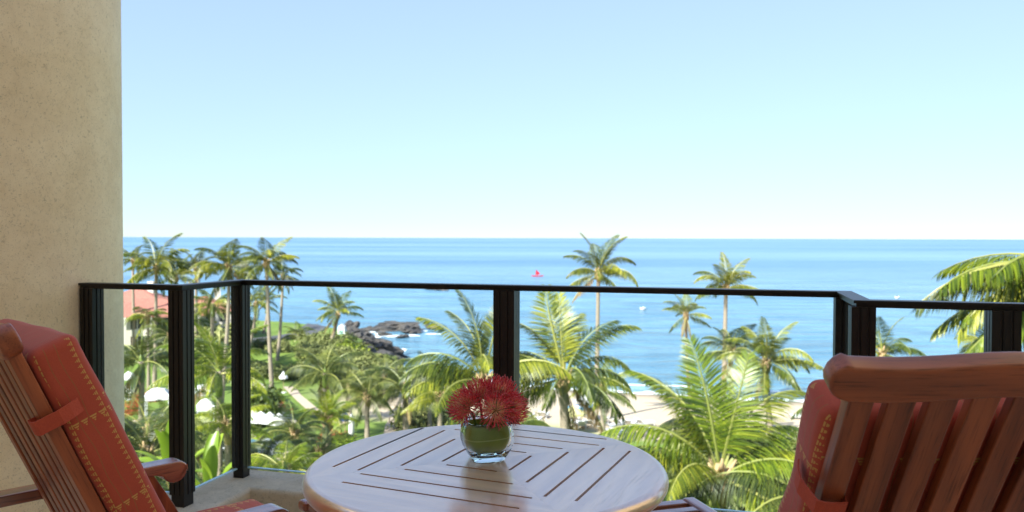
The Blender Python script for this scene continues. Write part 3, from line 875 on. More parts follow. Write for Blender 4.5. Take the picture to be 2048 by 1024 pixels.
def banana(px, py, Y, sc, label, seed):
    c = at(px, py, Y); g0 = gz(c.x, c.y)
    root = empty("banana_plant", (c.x, c.y, g0)); tag(root, label, "banana plant")
    H = c.z - g0
    bm = bmesh.new(); tube(bm, [(0, 0, 0), (0.1, 0, H * .5), (0, 0, H), (0, 0, H + .3)], [0.25, 0.2, 0.14, .05], 9)
    obj("trunk", bm, M_GREENSHAFT, root, smooth=True)
    rn = random.Random(seed)
    for i in range(11):
        link("leaf", BL[i % 4], root, (0, 0, H), (rn.uniform(-.1, .1), 0, i * 2.4 + seed), (sc * rn.uniform(.8, 1.1),) * 3)
banana(418, 1010, 26, 0.85, "banana plant with broad lime leaves between the left corner posts", 1)
banana(350, 985, 27, 0.9, "banana plant with one big pale leaf arching beside the chair arm", 4)
banana(1545, 1040, 30, 0.8, "yellow green broad leaved plant at the foot of the dark palm", 2)

# ---- shrubs
def shrub_mesh(mat, seed, n=1300, leaf=0.10, flat=0.75, bloom=None):
    rn = random.Random(seed)
    V, Fc, Mi = [], [], []
    lobes = [(Vector((rn.uniform(-.5, .5), rn.uniform(-.5, .5), rn.uniform(0.1, .6) * flat)), rn.uniform(.3, .55)) for _ in range(9)]
    lobes.append((Vector((0, 0, .3 * flat)), .6))
    for i in range(n):
        c, r = lobes[rn.randrange(len(lobes))]
        d = Vector((rn.gauss(0, 1), rn.gauss(0, 1), rn.gauss(0.25, 1))).normalized()
        p = c + d * r * rn.uniform(0.72, 1.08)
        if p.z < 0: p.z = abs(p.z) * 0.4
        nrm = (d + Vector((rn.uniform(-.8, .8), rn.uniform(-.8, .8), rn.uniform(-.5, .8)))).normalized()
        u = nrm.orthogonal().normalized(); a = rn.uniform(0, 6.28)
        u = (u * cos(a) + nrm.cross(u) * sin(a)); w = nrm.cross(u)
        s = leaf * rn.uniform(.6, 1.3)
        m = len(V)
        V += [p - u * s, p + w * s * .45 + nrm * s * .1, p + u * s, p - w * s * .45 + nrm * s * .1]
        Fc.append((m, m + 1, m + 2, m + 3)); Mi.append(1 if bloom and rn.random() < 0.4 else 0)
    # twig core
    bm = bmesh.new()
    for i in range(9):
        c, r = lobes[i]
        tube(bm, [(0, 0, 0), c * 0.5 + Vector((0.05, 0, 0)), c * 1.1], [0.035, 0.02, 0.008], 4)
    off = len(V); bm.verts.index_update()
    V += [v.co.copy() for v in bm.verts]
    for f in bm.faces: Fc.append(tuple(off + v.index for v in f.verts)); Mi.append(2)
    bm.free()
    me = bpy.data.meshes.new("shrub"); me.from_pydata(V, [], Fc)
    me.materials.append(mat); me.materials.append(bloom or mat); me.materials.append(M_BARK)
    me.polygons.foreach_set("material_index", Mi)
    return me
SHM = {}
def shm(kind, v):
    if (kind, v) not in SHM:
        if kind == 'redbed': SHM[(kind, v)] = shrub_mesh(LM['red'], 50 + v, 900, 0.08, 0.45)
        elif kind == 'whitebloom': SHM[(kind, v)] = shrub_mesh(LM['shrub'], 60 + v, 1100, 0.08, 0.8, LM['white'])
        else: SHM[(kind, v)] = shrub_mesh(LM[kind], 10 + v * 7 + len(kind), 1700, 0.085)
    return SHM[(kind, v)]
sh_n = 0
def shrub(px, py, s, kind, label, group=None, zs=1.0, cat="bush", name="bush"):
    global sh_n
    sh_n += 1
    g = G(px, py)
    o = link(name, shm(kind, sh_n % 3), None, (g.x, g.y, g.z - 0.05), (0, 0, sh_n * 1.3), (s, s, s * zs))
    tag(o, label, cat, group)
    return o
# distinct ones
shrub(335, 705, 3.4, 'shrub', "dark green bush against the villa's front columns", zs=1.1)
shrub(300, 712, 2.6, 'olive', "small olive bush below the villa beside the dark round bush")
shrub(268, 690, 4.2, 'shrub', "large dark round bush in front of the villa beside the column", zs=1.2)
shrub(480, 668, 3.0, 'olive', "grey green shrub mass under the palms left of the corner post")
shrub(400, 665, 4.8, 'shrub', "tall dark bush at the villa's right end", zs=1.3)
shrub(430, 700, 4.4, 'olive', "pale olive bush between the two left corner posts")
shrub(395, 720, 3.6, 'olive', "silvery bush right of the left front post")
shrub(560, 704, 2.2, 'olive', "low olive bush right of the long thin trunk")
shrub(525, 698, 2.0, 'shrub', "dark low bush left of the long thin trunk beside the path")
shrub(515, 850, 2.6, 'shrub', "dark conical bush touching the left corner post", zs=1.5)
shrub(540, 800, 1.8, 'lime', "lime green plant beside the long thin trunk")
shrub(250, 795, 1.4, 'whitebloom', "white flowering bush next to the column")
shrub(262, 825, 1.6, 'redbed', "red flower bed next to the column", cat="flower bed", name="flower_bed")
shrub(300, 800, 1.7, 'redbed', "rust red flower bed behind the white cabana", cat="flower bed", name="flower_bed")
shrub(548, 818, 1.2, 'redbed', "red planting beside the tan boulders, upper patch", cat="flower bed", name="flower_bed")
shrub(572, 832, 1.5, 'redbed', "red planting below the tan boulders, lower patch", cat="flower bed", name="flower_bed")
shrub(676, 878, 1.8, 'redbed', "orange red flower bed near the closed white parasol", cat="flower bed", name="flower_bed", zs=.6)
shrub(520, 905, 2.4, 'lime', "clipped lime hedge in front of the row of white parasols", zs=.6)
shrub(690, 895, 2.0, 'lime', "yellow green low bush behind the table's left rim", zs=.6)
shrub(700, 720, 3.4, 'lime', "bright lime shrub on the near side of the rocky point", zs=1.1)
shrub(850, 860, 2.8, 'olive', "pale green bush right of the sandy walkway")
shrub(745, 790, 4.0, 'olive', "silver green bush in the garden centre")
shrub(880, 840, 3.0, 'shrub', "dark bush left of the vase under the palms")
shrub(1010, 880, 3.2, 'olive', "pale bush behind the vase")
# groups nobody can tell apart
random.seed(33)
for i in range(16):
    px = 500 + i * 12 + random.uniform(-6, 6); py = 722 + random.uniform(-14, 16)
    shrub(px, py, random.uniform(1.5, 2.5), random.choice(['olive', 'olive', 'shrub']), "olive scrub bush growing along the foot of the rocky point", "scrub bushes along the foot of the rocky point", zs=.8)
for i in range(14):
    px = 690 + random.uniform(-60, 90); py = 750 + random.uniform(-14, 26)
    shrub(px, py, random.uniform(2.2, 3.6), random.choice(['olive', 'shrub', 'soft']), "mixed green bush filling the garden between lawn and walkway", "bushes between the lawn and the sandy walkway", zs=.9)
for i in range(26):
    px = 1400 + i * 26 + random.uniform(-12, 12); py = 965 + random.uniform(-20, 60)
    shrub(px, py, random.uniform(2.6, 4.2), random.choice(['shrub', 'shrub', 'olive']), "dark leafy bush behind the big bright palm and right chair", "bushes at the back of the beach on the right", zs=.95)
for i in range(14):
    px = 260 + i * 17 + random.uniform(-8, 8); py = 960 + random.uniform(-70, 60)
    shrub(px, py, random.uniform(1.4, 2.3), random.choice(['shrub', 'lime', 'olive']), "low garden bush under the palms at lower left", "low bushes in the lower left garden", zs=.8)
for i in range(10):
    px = 600 + i * 30 + random.uniform(-8, 8); py = 945 + random.uniform(-30, 60)
    shrub(px, py, random.uniform(1.6, 2.6), random.choice(['shrub', 'lime']), "low bush in the planting behind the table", "low bushes behind the table", zs=.8)
# scrub mass on the point
bmV, bmF = [], []
rn = random.Random(77)
for i in range(230):
    px = rn.uniform(600, 745); py = rn.uniform(676, 735)
    if py < 676 + abs(px - 650) * 0.12: continue
    g = on(px, py, SEA + 2.8)
    d = float(shore_dist([(g.x, g.y)])[0])
    if d < 3: continue
    r = rn.uniform(0.7, 1.6); z0 = height(g.x, g.y, d)
    for q in range(70):
        dd = Vector((rn.gauss(0, 1), rn.gauss(0, 1), abs(rn.gauss(0, 1)))).normalized()
        p = Vector((g.x, g.y, z0)) + dd * r * rn.uniform(.7, 1.05)
        nrm = (dd + Vector((rn.uniform(-.8, .8), rn.uniform(-.8, .8), rn.uniform(-.5, .8)))).normalized()
        u = nrm.orthogonal().normalized(); w = nrm.cross(u); s = rn.uniform(.12, .26)
        m = len(bmV)
        bmV += [p - u * s, p + w * s * .5, p + u * s, p - w * s * .5]; bmF.append((m, m + 1, m + 2, m + 3))
o = pydata("ground_scrub", bmV, bmF, LM['olive'])
tag(o, "low olive and yellow scrub covering the rocky point", kind="stuff")

# ================================================================== VILLA
M_WHITEWALL = plain("villa_plaster", (0.62, 0.57, 0.48), 0.9)
M_DARKOPEN = plain("villa_window_glass", (0.05, 0.055, 0.06), 0.15)
k = N("red_roof_tiles")
c = k.coord()
br = k.n("ShaderNodeTexBrick"); k.l(c, br.inputs["Vector"]); br.inputs["Scale"].default_value = 3.0
br.inputs["Color1"].default_value = (0.36, 0.13, 0.095, 1); br.inputs["Color2"].default_value = (0.46, 0.20, 0.145, 1); br.inputs["Mortar"].default_value = (0.2, 0.06, 0.04, 1)
M_ROOF = k.done(k.bsdf(br.outputs[0], 0.8, k.bump(br.outputs["Fac"], 0.5, 0.05)))
def hip_roof(bm, x0, x1, y0, y1, z, h, over=0.7):
    x0 -= over; x1 += over; y0 -= over; y1 += over
    iny = (y1 - y0) / 2
    A = [bm.verts.new(p) for p in ((x0, y0, z), (x1, y0, z), (x1, y1, z), (x0, y1, z))]
    R = [bm.verts.new(p) for p in ((x0 + iny, (y0 + y1) / 2, z + h), (x1 - iny, (y0 + y1) / 2, z + h))]
    B = [bm.verts.new(v.co - Vector((0, 0, 0.25))) for v in A]
    bm.faces.new((A[0], A[1], R[1], R[0])); bm.faces.new((A[1], A[2], R[1])); bm.faces.new((A[2], A[3], R[0], R[1])); bm.faces.new((A[3], A[0], R[0]))
    for i in range(4): bm.faces.new((A[i], B[i], B[(i + 1) % 4], A[(i + 1) % 4]))
    bm.faces.new(B[::-1])
    bmesh.ops.recalc_face_normals(bm, faces=bm.faces)
def villa(px, py, w, d, h, rz, label, storeys=2, nwin=4):
    g = G(px, py)
    root = empty("villa", (g.x, g.y, g.z), rz); tag(root, label, "villa")
    bm = bmesh.new()
    # front wall with real openings: piers and bands round each window
    xs = [-w / 2 + w * i / nwin for i in range(nwin + 1)]
    box(bm, -w / 2, w / 2, 0.3, d, 0, h)
    sh = h / storeys
    for s in range(storeys):
        z0 = s * sh
        for i in range(nwin):
            cx = (xs[i] + xs[i + 1]) / 2; hw = w / nwin * 0.27
            box(bm, xs[i], cx - hw, 0, 0.299, z0, z0 + sh); box(bm, cx + hw, xs[i + 1], 0, 0.299, z0, z0 + sh)
            box(bm, cx - hw, cx + hw, 0.0, 0.299, z0 + sh * 0.82, z0 + sh)
            if s: box(bm, cx - hw, cx + hw, 0.0, 0.299, z0, z0 + sh * 0.2)
    obj("wall", bm, M_WHITEWALL, root)
    for s in range(storeys):
        for i in range(nwin):
            cx = (xs[i] + xs[i + 1]) / 2; hw = w / nwin * 0.27; z0 = s * sh
            bm = bmesh.new(); zz0 = z0 + (sh * .2 if s else 0.05)
            box(bm, cx - hw, cx + hw, 0.2, 0.28, zz0, z0 + sh * .82)
            wi = obj("window", bm, M_DARKOPEN, root)
            bm = bmesh.new(); box(bm, cx - .05, cx + .05, 0.12, 0.195, zz0, z0 + sh * .82); box(bm, cx - hw, cx + hw, .12, .195, zz0, zz0 + .1)
            obj("window_frame", bm, M_WHITEWALL, wi)
    bm = bmesh.new(); hip_roof(bm, -w / 2, w / 2, 0, d, h, 1.9, 0.9)
    rf = obj("roof", bm, M_ROOF, root)
    bm = bmesh.new(); box(bm, w * .2, w * .2 + .9, d * .5, d * .5 + .9, h + 1, h + 3)
    obj("chimney", bm, M_WHITEWALL, rf)
    # porch columns in front
    for i in range(nwin + 1):
        bm = bmesh.new(); box(bm, xs[i] - .22, xs[i] + .22, -1.0, -.56, 0, h * .98)
        obj("column", bm, M_WHITEWALL, root)
villa(300, 700, 12, 9, 4.6, radians(24), "cream villa with a red tiled roof behind the palms beside the column")
villa(262, 660, 8, 7, 4.6, radians(10), "second red roofed villa farther behind, its roof just showing", nwin=3)
villa(405, 680, 8, 7, 4.2, radians(20), "low red roofed villa glimpsed through the palms by the left corner post", nwin=4)

# ================================================================== RESORT THINGS
M_CANVAS = plain("white_canvas", (0.62, 0.62, 0.60), 0.8, 0.04)
M_FRAMEW = plain("white_frame", (0.70, 0.70, 0.70), 0.5, 0.04)
M_WOODPOLE = plain("parasol_pole", (0.35, 0.24, 0.13), 0.6)
M_BLUE = plain("blue_canvas", (0.03, 0.09, 0.32), 0.7)
M_TEAL = plain("teal_canvas", (0.35, 0.62, 0.62), 0.7)
def canopy_bm(r, h, n=8):
    bm = bmesh.new()
    top = bm.verts.new((0, 0, h))
    mid = [bm.verts.new((cos(2 * pi * i / n) * r * .5, sin(2 * pi * i / n) * r * .5, h * .42)) for i in range(n)]
    rim = [bm.verts.new((cos(2 * pi * i / n) * r, sin(2 * pi * i / n) * r, 0)) for i in range(n)]
    low = [bm.verts.new((cos(2 * pi * i / n) * r, sin(2 * pi * i / n) * r, -.18)) for i in range(n)]
    for i in range(n):
        j = (i + 1) % n
        bm.faces.new((top, mid[i], mid[j])); bm.faces.new((mid[i], rim[i], rim[j], mid[j])); bm.faces.new((rim[i], low[i], low[j], rim[j]))
    return bm
def parasol(px, py, r, label, group=None, mat=None, h=2.3):
    g = G(px, py)
    root = empty("parasol", g); tag(root, label, "parasol", group)
    bm = bmesh.new(); tube(bm, [(0, 0, 0), (0, 0, h + .5)], 0.03, 6); obj("pole", bm, M_WOODPOLE, root)
    bm = bmesh.new(); tube(bm, [(0, 0, 0), (0, 0, .08)], .28, 12); obj("base", bm, M_FRAMEW, root)
    obj("canopy", canopy_bm(r, .6), mat or M_CANVAS, root, (0, 0, h))
parasol(506, 893, 1.0, "white parasol nearest the left corner post in the poolside row")
parasol(522, 896, .95, "second white parasol of the poolside row from the left corner post")
parasol(540, 898, .9, "third white parasol of the poolside row from the left corner post")
parasol(558, 901, .9, "rightmost white parasol of the poolside row")
parasol(505, 965, 1.9, "large pale teal parasol low behind the left corner post", mat=M_TEAL)
parasol(535, 962, 1.7, "large white parasol low just right of the left corner post")
parasol(462, 972, 1.8, "white parasol low between the two left corner posts")
parasol(258, 800, 1.0, "small white parasol tight beside the column")
# closed parasol
g = G(703, 886)
root = empty("closed_parasol", g); tag(root, "closed white parasol standing upright behind the table's left rim", "parasol")
bm = bmesh.new(); tube(bm, [(0, 0, 0), (0, 0, 2.4)], .03, 6); obj("pole", bm, M_WOODPOLE, root)
bm = bmesh.new(); tube(bm, [(0, 0, .5), (0, 0, .9), (0, 0, 1.7), (0, 0, 2.2), (0, 0, 2.4)], [.16, .24, .22, .12, .02], 9); obj("canopy", bm, M_CANVAS, root, smooth=True)
# blue umbrella-like parasols
parasol(690, 872, 0.5, "small navy blue parasol beside the closed white parasol", mat=M_BLUE, h=1.5)
parasol(567, 786, 0.45, "small blue and white parasol near the pale footpath", mat=M_FRAMEW, h=1.7)
def cabana(px, py, w, label, h=2.2):
    g = G(px, py)
    root = empty("cabana", g, radians(20)); tag(root, label, "cabana")
    for sx in (-1, 1):
        for sy in (-1, 1):
            bm = bmesh.new(); tube(bm, [(sx * w / 2, sy * w / 2, 0), (sx * w / 2, sy * w / 2, h)], .05, 6); obj("post", bm, M_FRAMEW, root)
    bm = bmesh.new()
    n = 6
    A = [bm.verts.new(p) for p in ((-w / 2 - .1, -w / 2 - .1, h), (w / 2 + .1, -w / 2 - .1, h), (w / 2 + .1, w / 2 + .1, h), (-w / 2 - .1, w / 2 + .1, h))]
    Bm = [bm.verts.new(v.co * .55 + Vector((0, 0, h * .45 + .42))) for v in A]
    T = bm.verts.new((0, 0, h + .62)); Lw = [bm.verts.new(v.co - Vector((0, 0, .35))) for v in A]
    for i in range(4):
        j = (i + 1) % 4
        bm.faces.new((A[i], A[j], Bm[j], Bm[i])); bm.faces.new((Bm[i], Bm[j], T)); bm.faces.new((A[j], A[i], Lw[i], Lw[j]))
    obj("canopy", bm, M_CANVAS, root)
    for (sx, a) in ((-1, 0), (1, 0)):
        bm = bmesh.new(); box(bm, sx * w / 2 - .03, sx * w / 2 + .03, -w / 2 + .05, -w / 2 + .6, 0.1, h - .3); obj("curtain", bm, M_CANVAS, root)
    bm = bmesh.new(); box(bm, -w * .3, w * .3, -w * .2, w * .35, .25, .5, .04); obj("day_bed", bm, M_CANVAS, root)
cabana(316, 838, 1.9, "white canopied cabana on the pool terrace left of the front post")
cabana(404, 822, 1.5, "white cabana just right of the left front post, upper one", 1.9)
cabana(412, 850, 1.3, "small white cabana just right of the left front post, lower one", 1.7)
# tan boulders heap
for i, (x, y, s, lb) in enumerate([(512, 783, 1.3, "large tan boulder at the top of the heap by the corner post"), (528, 800, 1.0, "whitish boulder second from the top of the heap"), (536, 812, .8, "small tan boulder in the middle of the heap"),
        (548, 826, 1.1, "pale boulder against the long thin trunk"), (566, 840, .9, "flat white boulder at the lower end of the heap"), (502, 772, .9, "tan boulder touching the corner post's right edge"), (578, 850, .7, "lowest little white boulder of the heap")]):
    g = G(x, y); o = link("boulder", boulders[i % 3], None, (g.x, g.y, g.z + .2), (0, 0, i), (s * 1.2, s, s)); tag(o, lb, "boulder")
# white shelters on the point
def shelter(px, py, label, w=1.8):
    g = G(px, py)
    root = empty("beach_shelter", g); tag(root, label, "shelter")
    bm = bmesh.new(); prism(bm, [(-w / 2, 0), (w / 2, 0), (w * .42, 1.2), (0, 1.6), (-w * .42, 1.2)], -.6, .6, 'xz', .05); obj("tent", bm, M_CANVAS, root)
    bm = bmesh.new(); box(bm, -.3, .3, -.66, -.61, 0, 1.0); obj("doorway", bm, M_TEAL, root)
shelter(568, 652, "tiny white shelter on the seaward lawn, left one", 1.4)
shelter(684, 668, "tiny white shelter under the lone curved palm", 1.2)
# beach loungers
def lounger_meshes():
    bm = bmesh.new(); box(bm, -.32, .32, -.95, .45, .28, .36, .02)
    M = Matrix.Translation((0, .45, .3)) @ Matrix.Rotation(radians(38), 4, 'X')
    box(bm, -.32, .32, 0, .75, 0, .08, .02, M=M)
    cush = mesh_from(bm, "cushion", M_CANVAS)
    bm = bmesh.new()
    for x in (-.3, .3):
        for y in (-.85, .4): box(bm, x - .025, x + .025, y - .025, y + .025, 0, .28)
        box(bm, x - .025, x + .025, -.95, .5, .235, .275)
    return cush, mesh_from(bm, "frame", M_FRAMEW)
LC, LF = lounger_meshes()
def lounger(p, rz, label, group):
    root = empty("beach_lounger", (p.x, p.y, gz(p.x, p.y)), rz); tag(root, label, "lounger", group)
    link("cushion", LC, root); link("frame", LF, root)
random.seed(5)
sp_ = [(1056, 838), (1072, 846), (1088, 836), (1142, 832), (1152, 843), (1168, 834), (1180, 840), (1148, 853), (1165, 856), (1182, 853), (1210, 847), (1222, 858), (1240, 852), (1252, 862), (1262, 853), (1276, 860), (1290, 852), (1215, 868), (1236, 872), (1300, 868)]
for i, (x, y) in enumerate(sp_):
    lounger(G(x, y), radians(150 + random.uniform(-25, 25)), "white beach lounger standing on the sand in the loose rows behind the table", "white loungers in loose rows on the sand")
for i, (x, y, lb) in enumerate([(1590, 838, "single dark sunbather's lounger on the sand left of the right chair")]):
    lounger(G(x, y), radians(100), lb, None)
parasol(1170, 842, 1.0, "white beach parasol among the loungers beyond the table", h=1.9)
parasol(1146, 870, 1.1, "pale yellow beach parasol at the table's far rim", mat=plain("yellow_canvas", (0.6, 0.55, 0.25), .8), h=1.9)
# beached kayaks
def hull_bm(L, W, H):
    bm = bmesh.new(); n = 14; rows = []
    for i in range(n + 1):
        s = i / n * 2 - 1; w = W / 2 * (1 - abs(s) ** 2.2) + .015; zz = H * (.0 + .5 * abs(s) ** 3)
        rows.append([bm.verts.new(p) for p in ((s * L / 2, -w, zz + H), (s * L / 2, -w * .7, zz + H * .3), (s * L / 2, 0, zz), (s * L / 2, w * .7, zz + H * .3), (s * L / 2, w, zz + H), (s * L / 2, 0, zz + H * .85))])
    for a, b in zip(rows, rows[1:]):
        for j in range(6): bm.faces.new((a[j], a[(j + 1) % 6], b[(j + 1) % 6], b[j]))
    bm.faces.new(rows[0]); bm.faces.new(rows[-1][::-1]); bmesh.ops.recalc_face_normals(bm, faces=bm.faces)
    return bm
M_KAY = plain("blue_hull", (0.04, 0.14, 0.36), .35)
M_KAYT = plain("light_blue_hull", (0.10, 0.35, 0.55), .35)
for (x, y, m, rz, lb) in [(1157, 823, M_KAYT, 10, "light blue kayak pulled up on the sand, left of the pair"), (1174, 819, M_KAY, 22, "navy kayak pulled up on the sand, right of the pair")]:
    g = G(x, y); root = empty("kayak", (g.x, g.y, g.z + .05), radians(rz)); tag(root, lb, "kayak")
    obj("hull", hull_bm(2.6, .7, .4), m, root, smooth=True)
    bm = bmesh.new(); box(bm, -.3, .3, -.2, .2, .36, .5, .03); obj("seat", bm, M_FRAMEW, root)
# boats at sea
M_RED = plain("red_sailcloth", (0.52, 0.012, 0.03), .7, .1)
p = on(1075, 553, SEA)
root = empty("sail_canoe", (p.x, p.y, SEA), radians(8)); tag(root, "small sail canoe with a red triangular sail far out on the sea", "sailboat")
root.scale = (.85,) * 3
obj("hull", hull_bm(6.5, .8, .6), M_RED, root, (0, 0, -.1))
obj("outrigger", hull_bm(4.5, .35, .35), M_FRAMEW, root, (0, 1.9, -.1))
bm = bmesh.new(); tube(bm, [(-.8, 0, .3), (-.8, 0, 4.0)], .05, 6); obj("mast", bm, M_WOODPOLE, root)
bm = bmesh.new()
vs = []
for side in (-.02, .02):
    for (x, z, b) in ((-1.2, .7, 0), (-.8, 3.9, 0), (-.1, 3.1, .3), (1.0, 2.1, .45), (1.5, 1.4, .3), (.3, .9, .3)): vs.append(bm.verts.new((x, b + side, z)))
bm.faces.new(vs[:6]); bm.faces.new(vs[6:][::-1])
for i in range(6): bm.faces.new((vs[i], vs[(i + 1) % 6], vs[6 + (i + 1) % 6], vs[6 + i]))
obj("sail", bm, M_RED, root)
for (x, y, L, rz, lb) in [(1286, 620, 1.5, 5, "white paddle canoe with splash left of the small slim palm"), (1794, 597, 1.5, 15, "tiny white dinghy just above the right handrail")]:
    p = on(x, y, SEA); root = empty("small_boat", (p.x, p.y, SEA), radians(rz)); tag(root, lb, "boat")
    obj("hull", hull_bm(L, .9, .6), M_CANVAS, root, (0, 0, -.1))
    bm = bmesh.new(); tube(bm, [(0, 0, .2), (0, 0, .6), (.1, 0, .9)], [.15, .18, .1], 7); obj("rower", bm, M_BLUE if x > 1400 else M_CANVAS, root)

# ================================================================== BUILDING AND BALCONY
YAW = radians(-15.5)
u = Vector((cos(YAW), sin(YAW), 0)); v = Vector((-sin(YAW), cos(YAW), 0))
P2 = Vector((-1.275, 3.755, 0))
P1 = P2 - v * 0.42
P0 = P1 - u * 0.50
P3 = P2 + u * 1.30
P4 = P2 + u * 2.64
P5 = P4 - v * 0.44
P6 = P5 + u * 0.41
P7 = P5 + u * 1.9
HR, HC = 1.07, 0.14

# stucco column
bm = bmesh.new()
CX, CY, CR = -2.445, 3.65, 0.603
n = 96
for z0, z1 in ((-17, 3.2),):
    zs = [z0, -8, 0, 1, 2, z1]
    rg = [[bm.verts.new((cos(2 * pi * i / n) * CR, sin(2 * pi * i / n) * CR, z)) for i in range(n)] for z in zs]
    for a, b in zip(rg, rg[1:]):
        for i in range(n): bm.faces.new((a[i], a[(i + 1) % n], b[(i + 1) % n], b[i]))
    bm.faces.new(rg[-1]); bm.faces.new(rg[0][::-1])
tag(obj("column", bm, M_STUCCO, None, (CX, CY, 0), smooth=True), "thick round tan stucco column at the left end of the balcony", "column", kind="structure")
M_BOUNCE_WALL = stucco("stucco_bounce_wall", (0.72, 0.55, 0.34), (0.80, 0.62, 0.40))
def bb(name, a0, a1, b0, b1, z0, z1, m, label, cat=None, kind="structure"):
    """box in the building's own axes: a along the facade from P2, b outwards"""
    bm = bmesh.new(); box(bm, a0, a1, b0, b1, z0, z1)
    o = obj(name, bm, m, None, P2, (0, 0, YAW))
    return tag(o, label, cat, kind=kind)
bb("floor", -1.6, 5.198, -5.4, -0.13, -0.3, 0.0, M_FLOOR, "balcony floor slab under table and chairs")
bb("floor_front", -0.06, 2.70, -0.13, 0.13, -0.3, -0.002, M_FLOOR, "narrow strip of balcony floor under the front curb") if False else None
bb("rear_wall", -8, 9.0, -5.6, -5.4, -17, 7.0, M_PLASTER, "unseen house wall behind the camera, raised tall to shade the balcony")  # height chosen so this unseen wall blocks the sun from the balcony
bb("side_wall", -1.75, -1.5, -5.4, -0.55, -17, 2.998, M_STUCCO, "stucco side wall running back from the column")
bb("added_right_wall", 5.2, 5.6, -5.4, 2.2, -17, 7.4, M_BOUNCE_WALL, "added tan stucco wall out of view at the far right end of the balcony, bouncing warm light")  # unseen wall added to close this end and bounce warm light

# curb under the rail: one mitred strip
def offset_poly(pts, off):
    out = []
    for i, p in enumerate(pts):
        dirs = []
        if i > 0: dirs.append((pts[i] - pts[i - 1]).normalized())
        if i < len(pts) - 1: dirs.append((pts[i + 1] - pts[i]).normalized())
        ns = [Vector((-d.y, d.x, 0)) for d in dirs]
        m = ns[0] if len(ns) == 1 else (ns[0] + ns[1]).normalized()
        k_ = 1 / max(0.3, m.dot(ns[0]))
        out.append(p + m * off * k_)
    return out
line = [P0 - u * .3, P1, P2, P4, P5, P5 + u * 2.55]
def strip(line, o_in, o_out, z0, z1, bev=0):
    a = offset_poly(line, o_in); b = offset_poly(line, o_out)
    bm = bmesh.new()
    L0 = [bm.verts.new((p.x, p.y, z0)) for p in a]; L1 = [bm.verts.new((p.x, p.y, z1)) for p in a]
    R0 = [bm.verts.new((p.x, p.y, z0)) for p in b]; R1 = [bm.verts.new((p.x, p.y, z1)) for p in b]
    for i in range(len(line) - 1):
        bm.faces.new((L1[i], L1[i + 1], R1[i + 1], R1[i])); bm.faces.new((L0[i], R0[i], R0[i + 1], L0[i + 1]))
        bm.faces.new((L0[i], L0[i + 1], L1[i + 1], L1[i])); bm.faces.new((R0[i], R1[i], R1[i + 1], R0[i + 1]))
    bm.faces.new((L0[0], L1[0], R1[0], R0[0])); bm.faces.new((L0[-1], R0[-1], R1[-1], L1[-1]))
    bmesh.ops.recalc_face_normals(bm, faces=bm.faces)
    if bev:
        es = [e for e in bm.edges if abs(e.verts[0].co.z - z1) < 1e-5 and abs(e.verts[1].co.z - z1) < 1e-5 and len(e.link_faces) == 2 and any(abs(f.normal.z) < .5 for f in e.link_faces)]
        bmesh.ops.bevel(bm, geom=es, offset=bev, segments=4, affect='EDGES', profile=.5)
    return bm
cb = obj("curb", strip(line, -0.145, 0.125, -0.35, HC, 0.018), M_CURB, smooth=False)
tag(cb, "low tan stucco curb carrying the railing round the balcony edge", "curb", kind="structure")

# railing: one thing of posts, rail and panes
railing = empty("railing", P2); tag(railing, "dark bronze balcony railing with glass panes and square posts", "railing")
def local(p): return Vector(p) - P2
def post(p, s, rz, flute=True):
    """square post with shallow grooves, narrower foot"""
    h = s / 2; g_ = .004
    prof = []
    for (sx, sy, tx, ty) in ((-1, -1, 1, 0), (1, -1, 0, 1), (1, 1, -1, 0), (-1, 1, 0, -1)):
        c = Vector((sx * h, sy * h)); t = Vector((tx, ty)); nrm = Vector((-ty, tx))   # nrm points inwards
        prof.append(c)
        if flute:
            for q in (0.30, 0.66):
                a = c + t * s * q
                prof += [a, a + nrm * g_ + t * .0015, a + nrm * g_ + t * .006, a + t * .0075]
    bm = bmesh.new(); prism(bm, [(q.x, q.y) for q in prof], HC + .05, HR - .022)
    po = obj("post", bm, M_METAL, railing, local(p), (0, 0, rz))
    bm = bmesh.new(); f = min(h * .86, h - .004); box(bm, -f, f, -f, f, HC - .002, HC + .05, .001)
    obj("foot", bm, M_METAL, po)
post(P0 + u * .045, .066, YAW)
post(P1, .072, YAW)
post(P2, .062, YAW)
post(P3, .092, YAW)
post(P4 + v * 0.0, .070, YAW)
post(P5, .074, YAW)
post(P6, .082, YAW)
post(P7, .082, YAW)
rl = [P0, P1, P2, P4, P5, P5 + u * 2.54]
rl0 = [p - P2 for p in rl]
r_ = obj("top_rail", strip(rl0, -.030, .030, HR - .010, HR, .003), M_METAL, railing)
obj("lower_rail", strip(rl0, -.021, .021, HR - .024, HR - .0105), M_METAL, r_)
def pane(a, b, ga, gb):
    a = Vector(a); b = Vector(b); t = (b - a).normalized(); nn = Vector((-t.y, t.x, 0))
    A = a + t * ga; B = b - t * gb
    L = (B - A).length; ang = atan2(t.y, t.x)
    bm = bmesh.new()
    vs = [bm.verts.new(q) for q in ((0, 0, HC + .048), (L, 0, HC + .048), (L, 0, HR - .02), (0, 0, HR - .02))]
    bm.faces.new(vs)
    bmesh.ops.solidify(bm, geom=bm.faces[:], thickness=.009)
    bm.normal_update()
    me = mesh_from(bm, "glass_pane", M_PANE); me.materials.append(M_EDGE)
    for p in me.polygons:
        if abs(p.normal.y) < .5: p.material_index = 1
    gp_ = link("glass_pane", me, railing, A - P2, (0, 0, ang))
    bm = bmesh.new(); box(bm, .001, L - .001, -.0015, .0105, HC + .042, HC + .0475)
    obj("pane_edge", bm, M_EDGE, gp_)
pane(P0, P1, .079, .038)
pane(P1, P2, .038, .033)
pane(P2, P3, .033, .048)
pane(P3, P4, .048, .037)
pane(P4, P5, .037, .039)
pane(P5, P6, .039, .043)
pane(P6, P7, .043, .043)

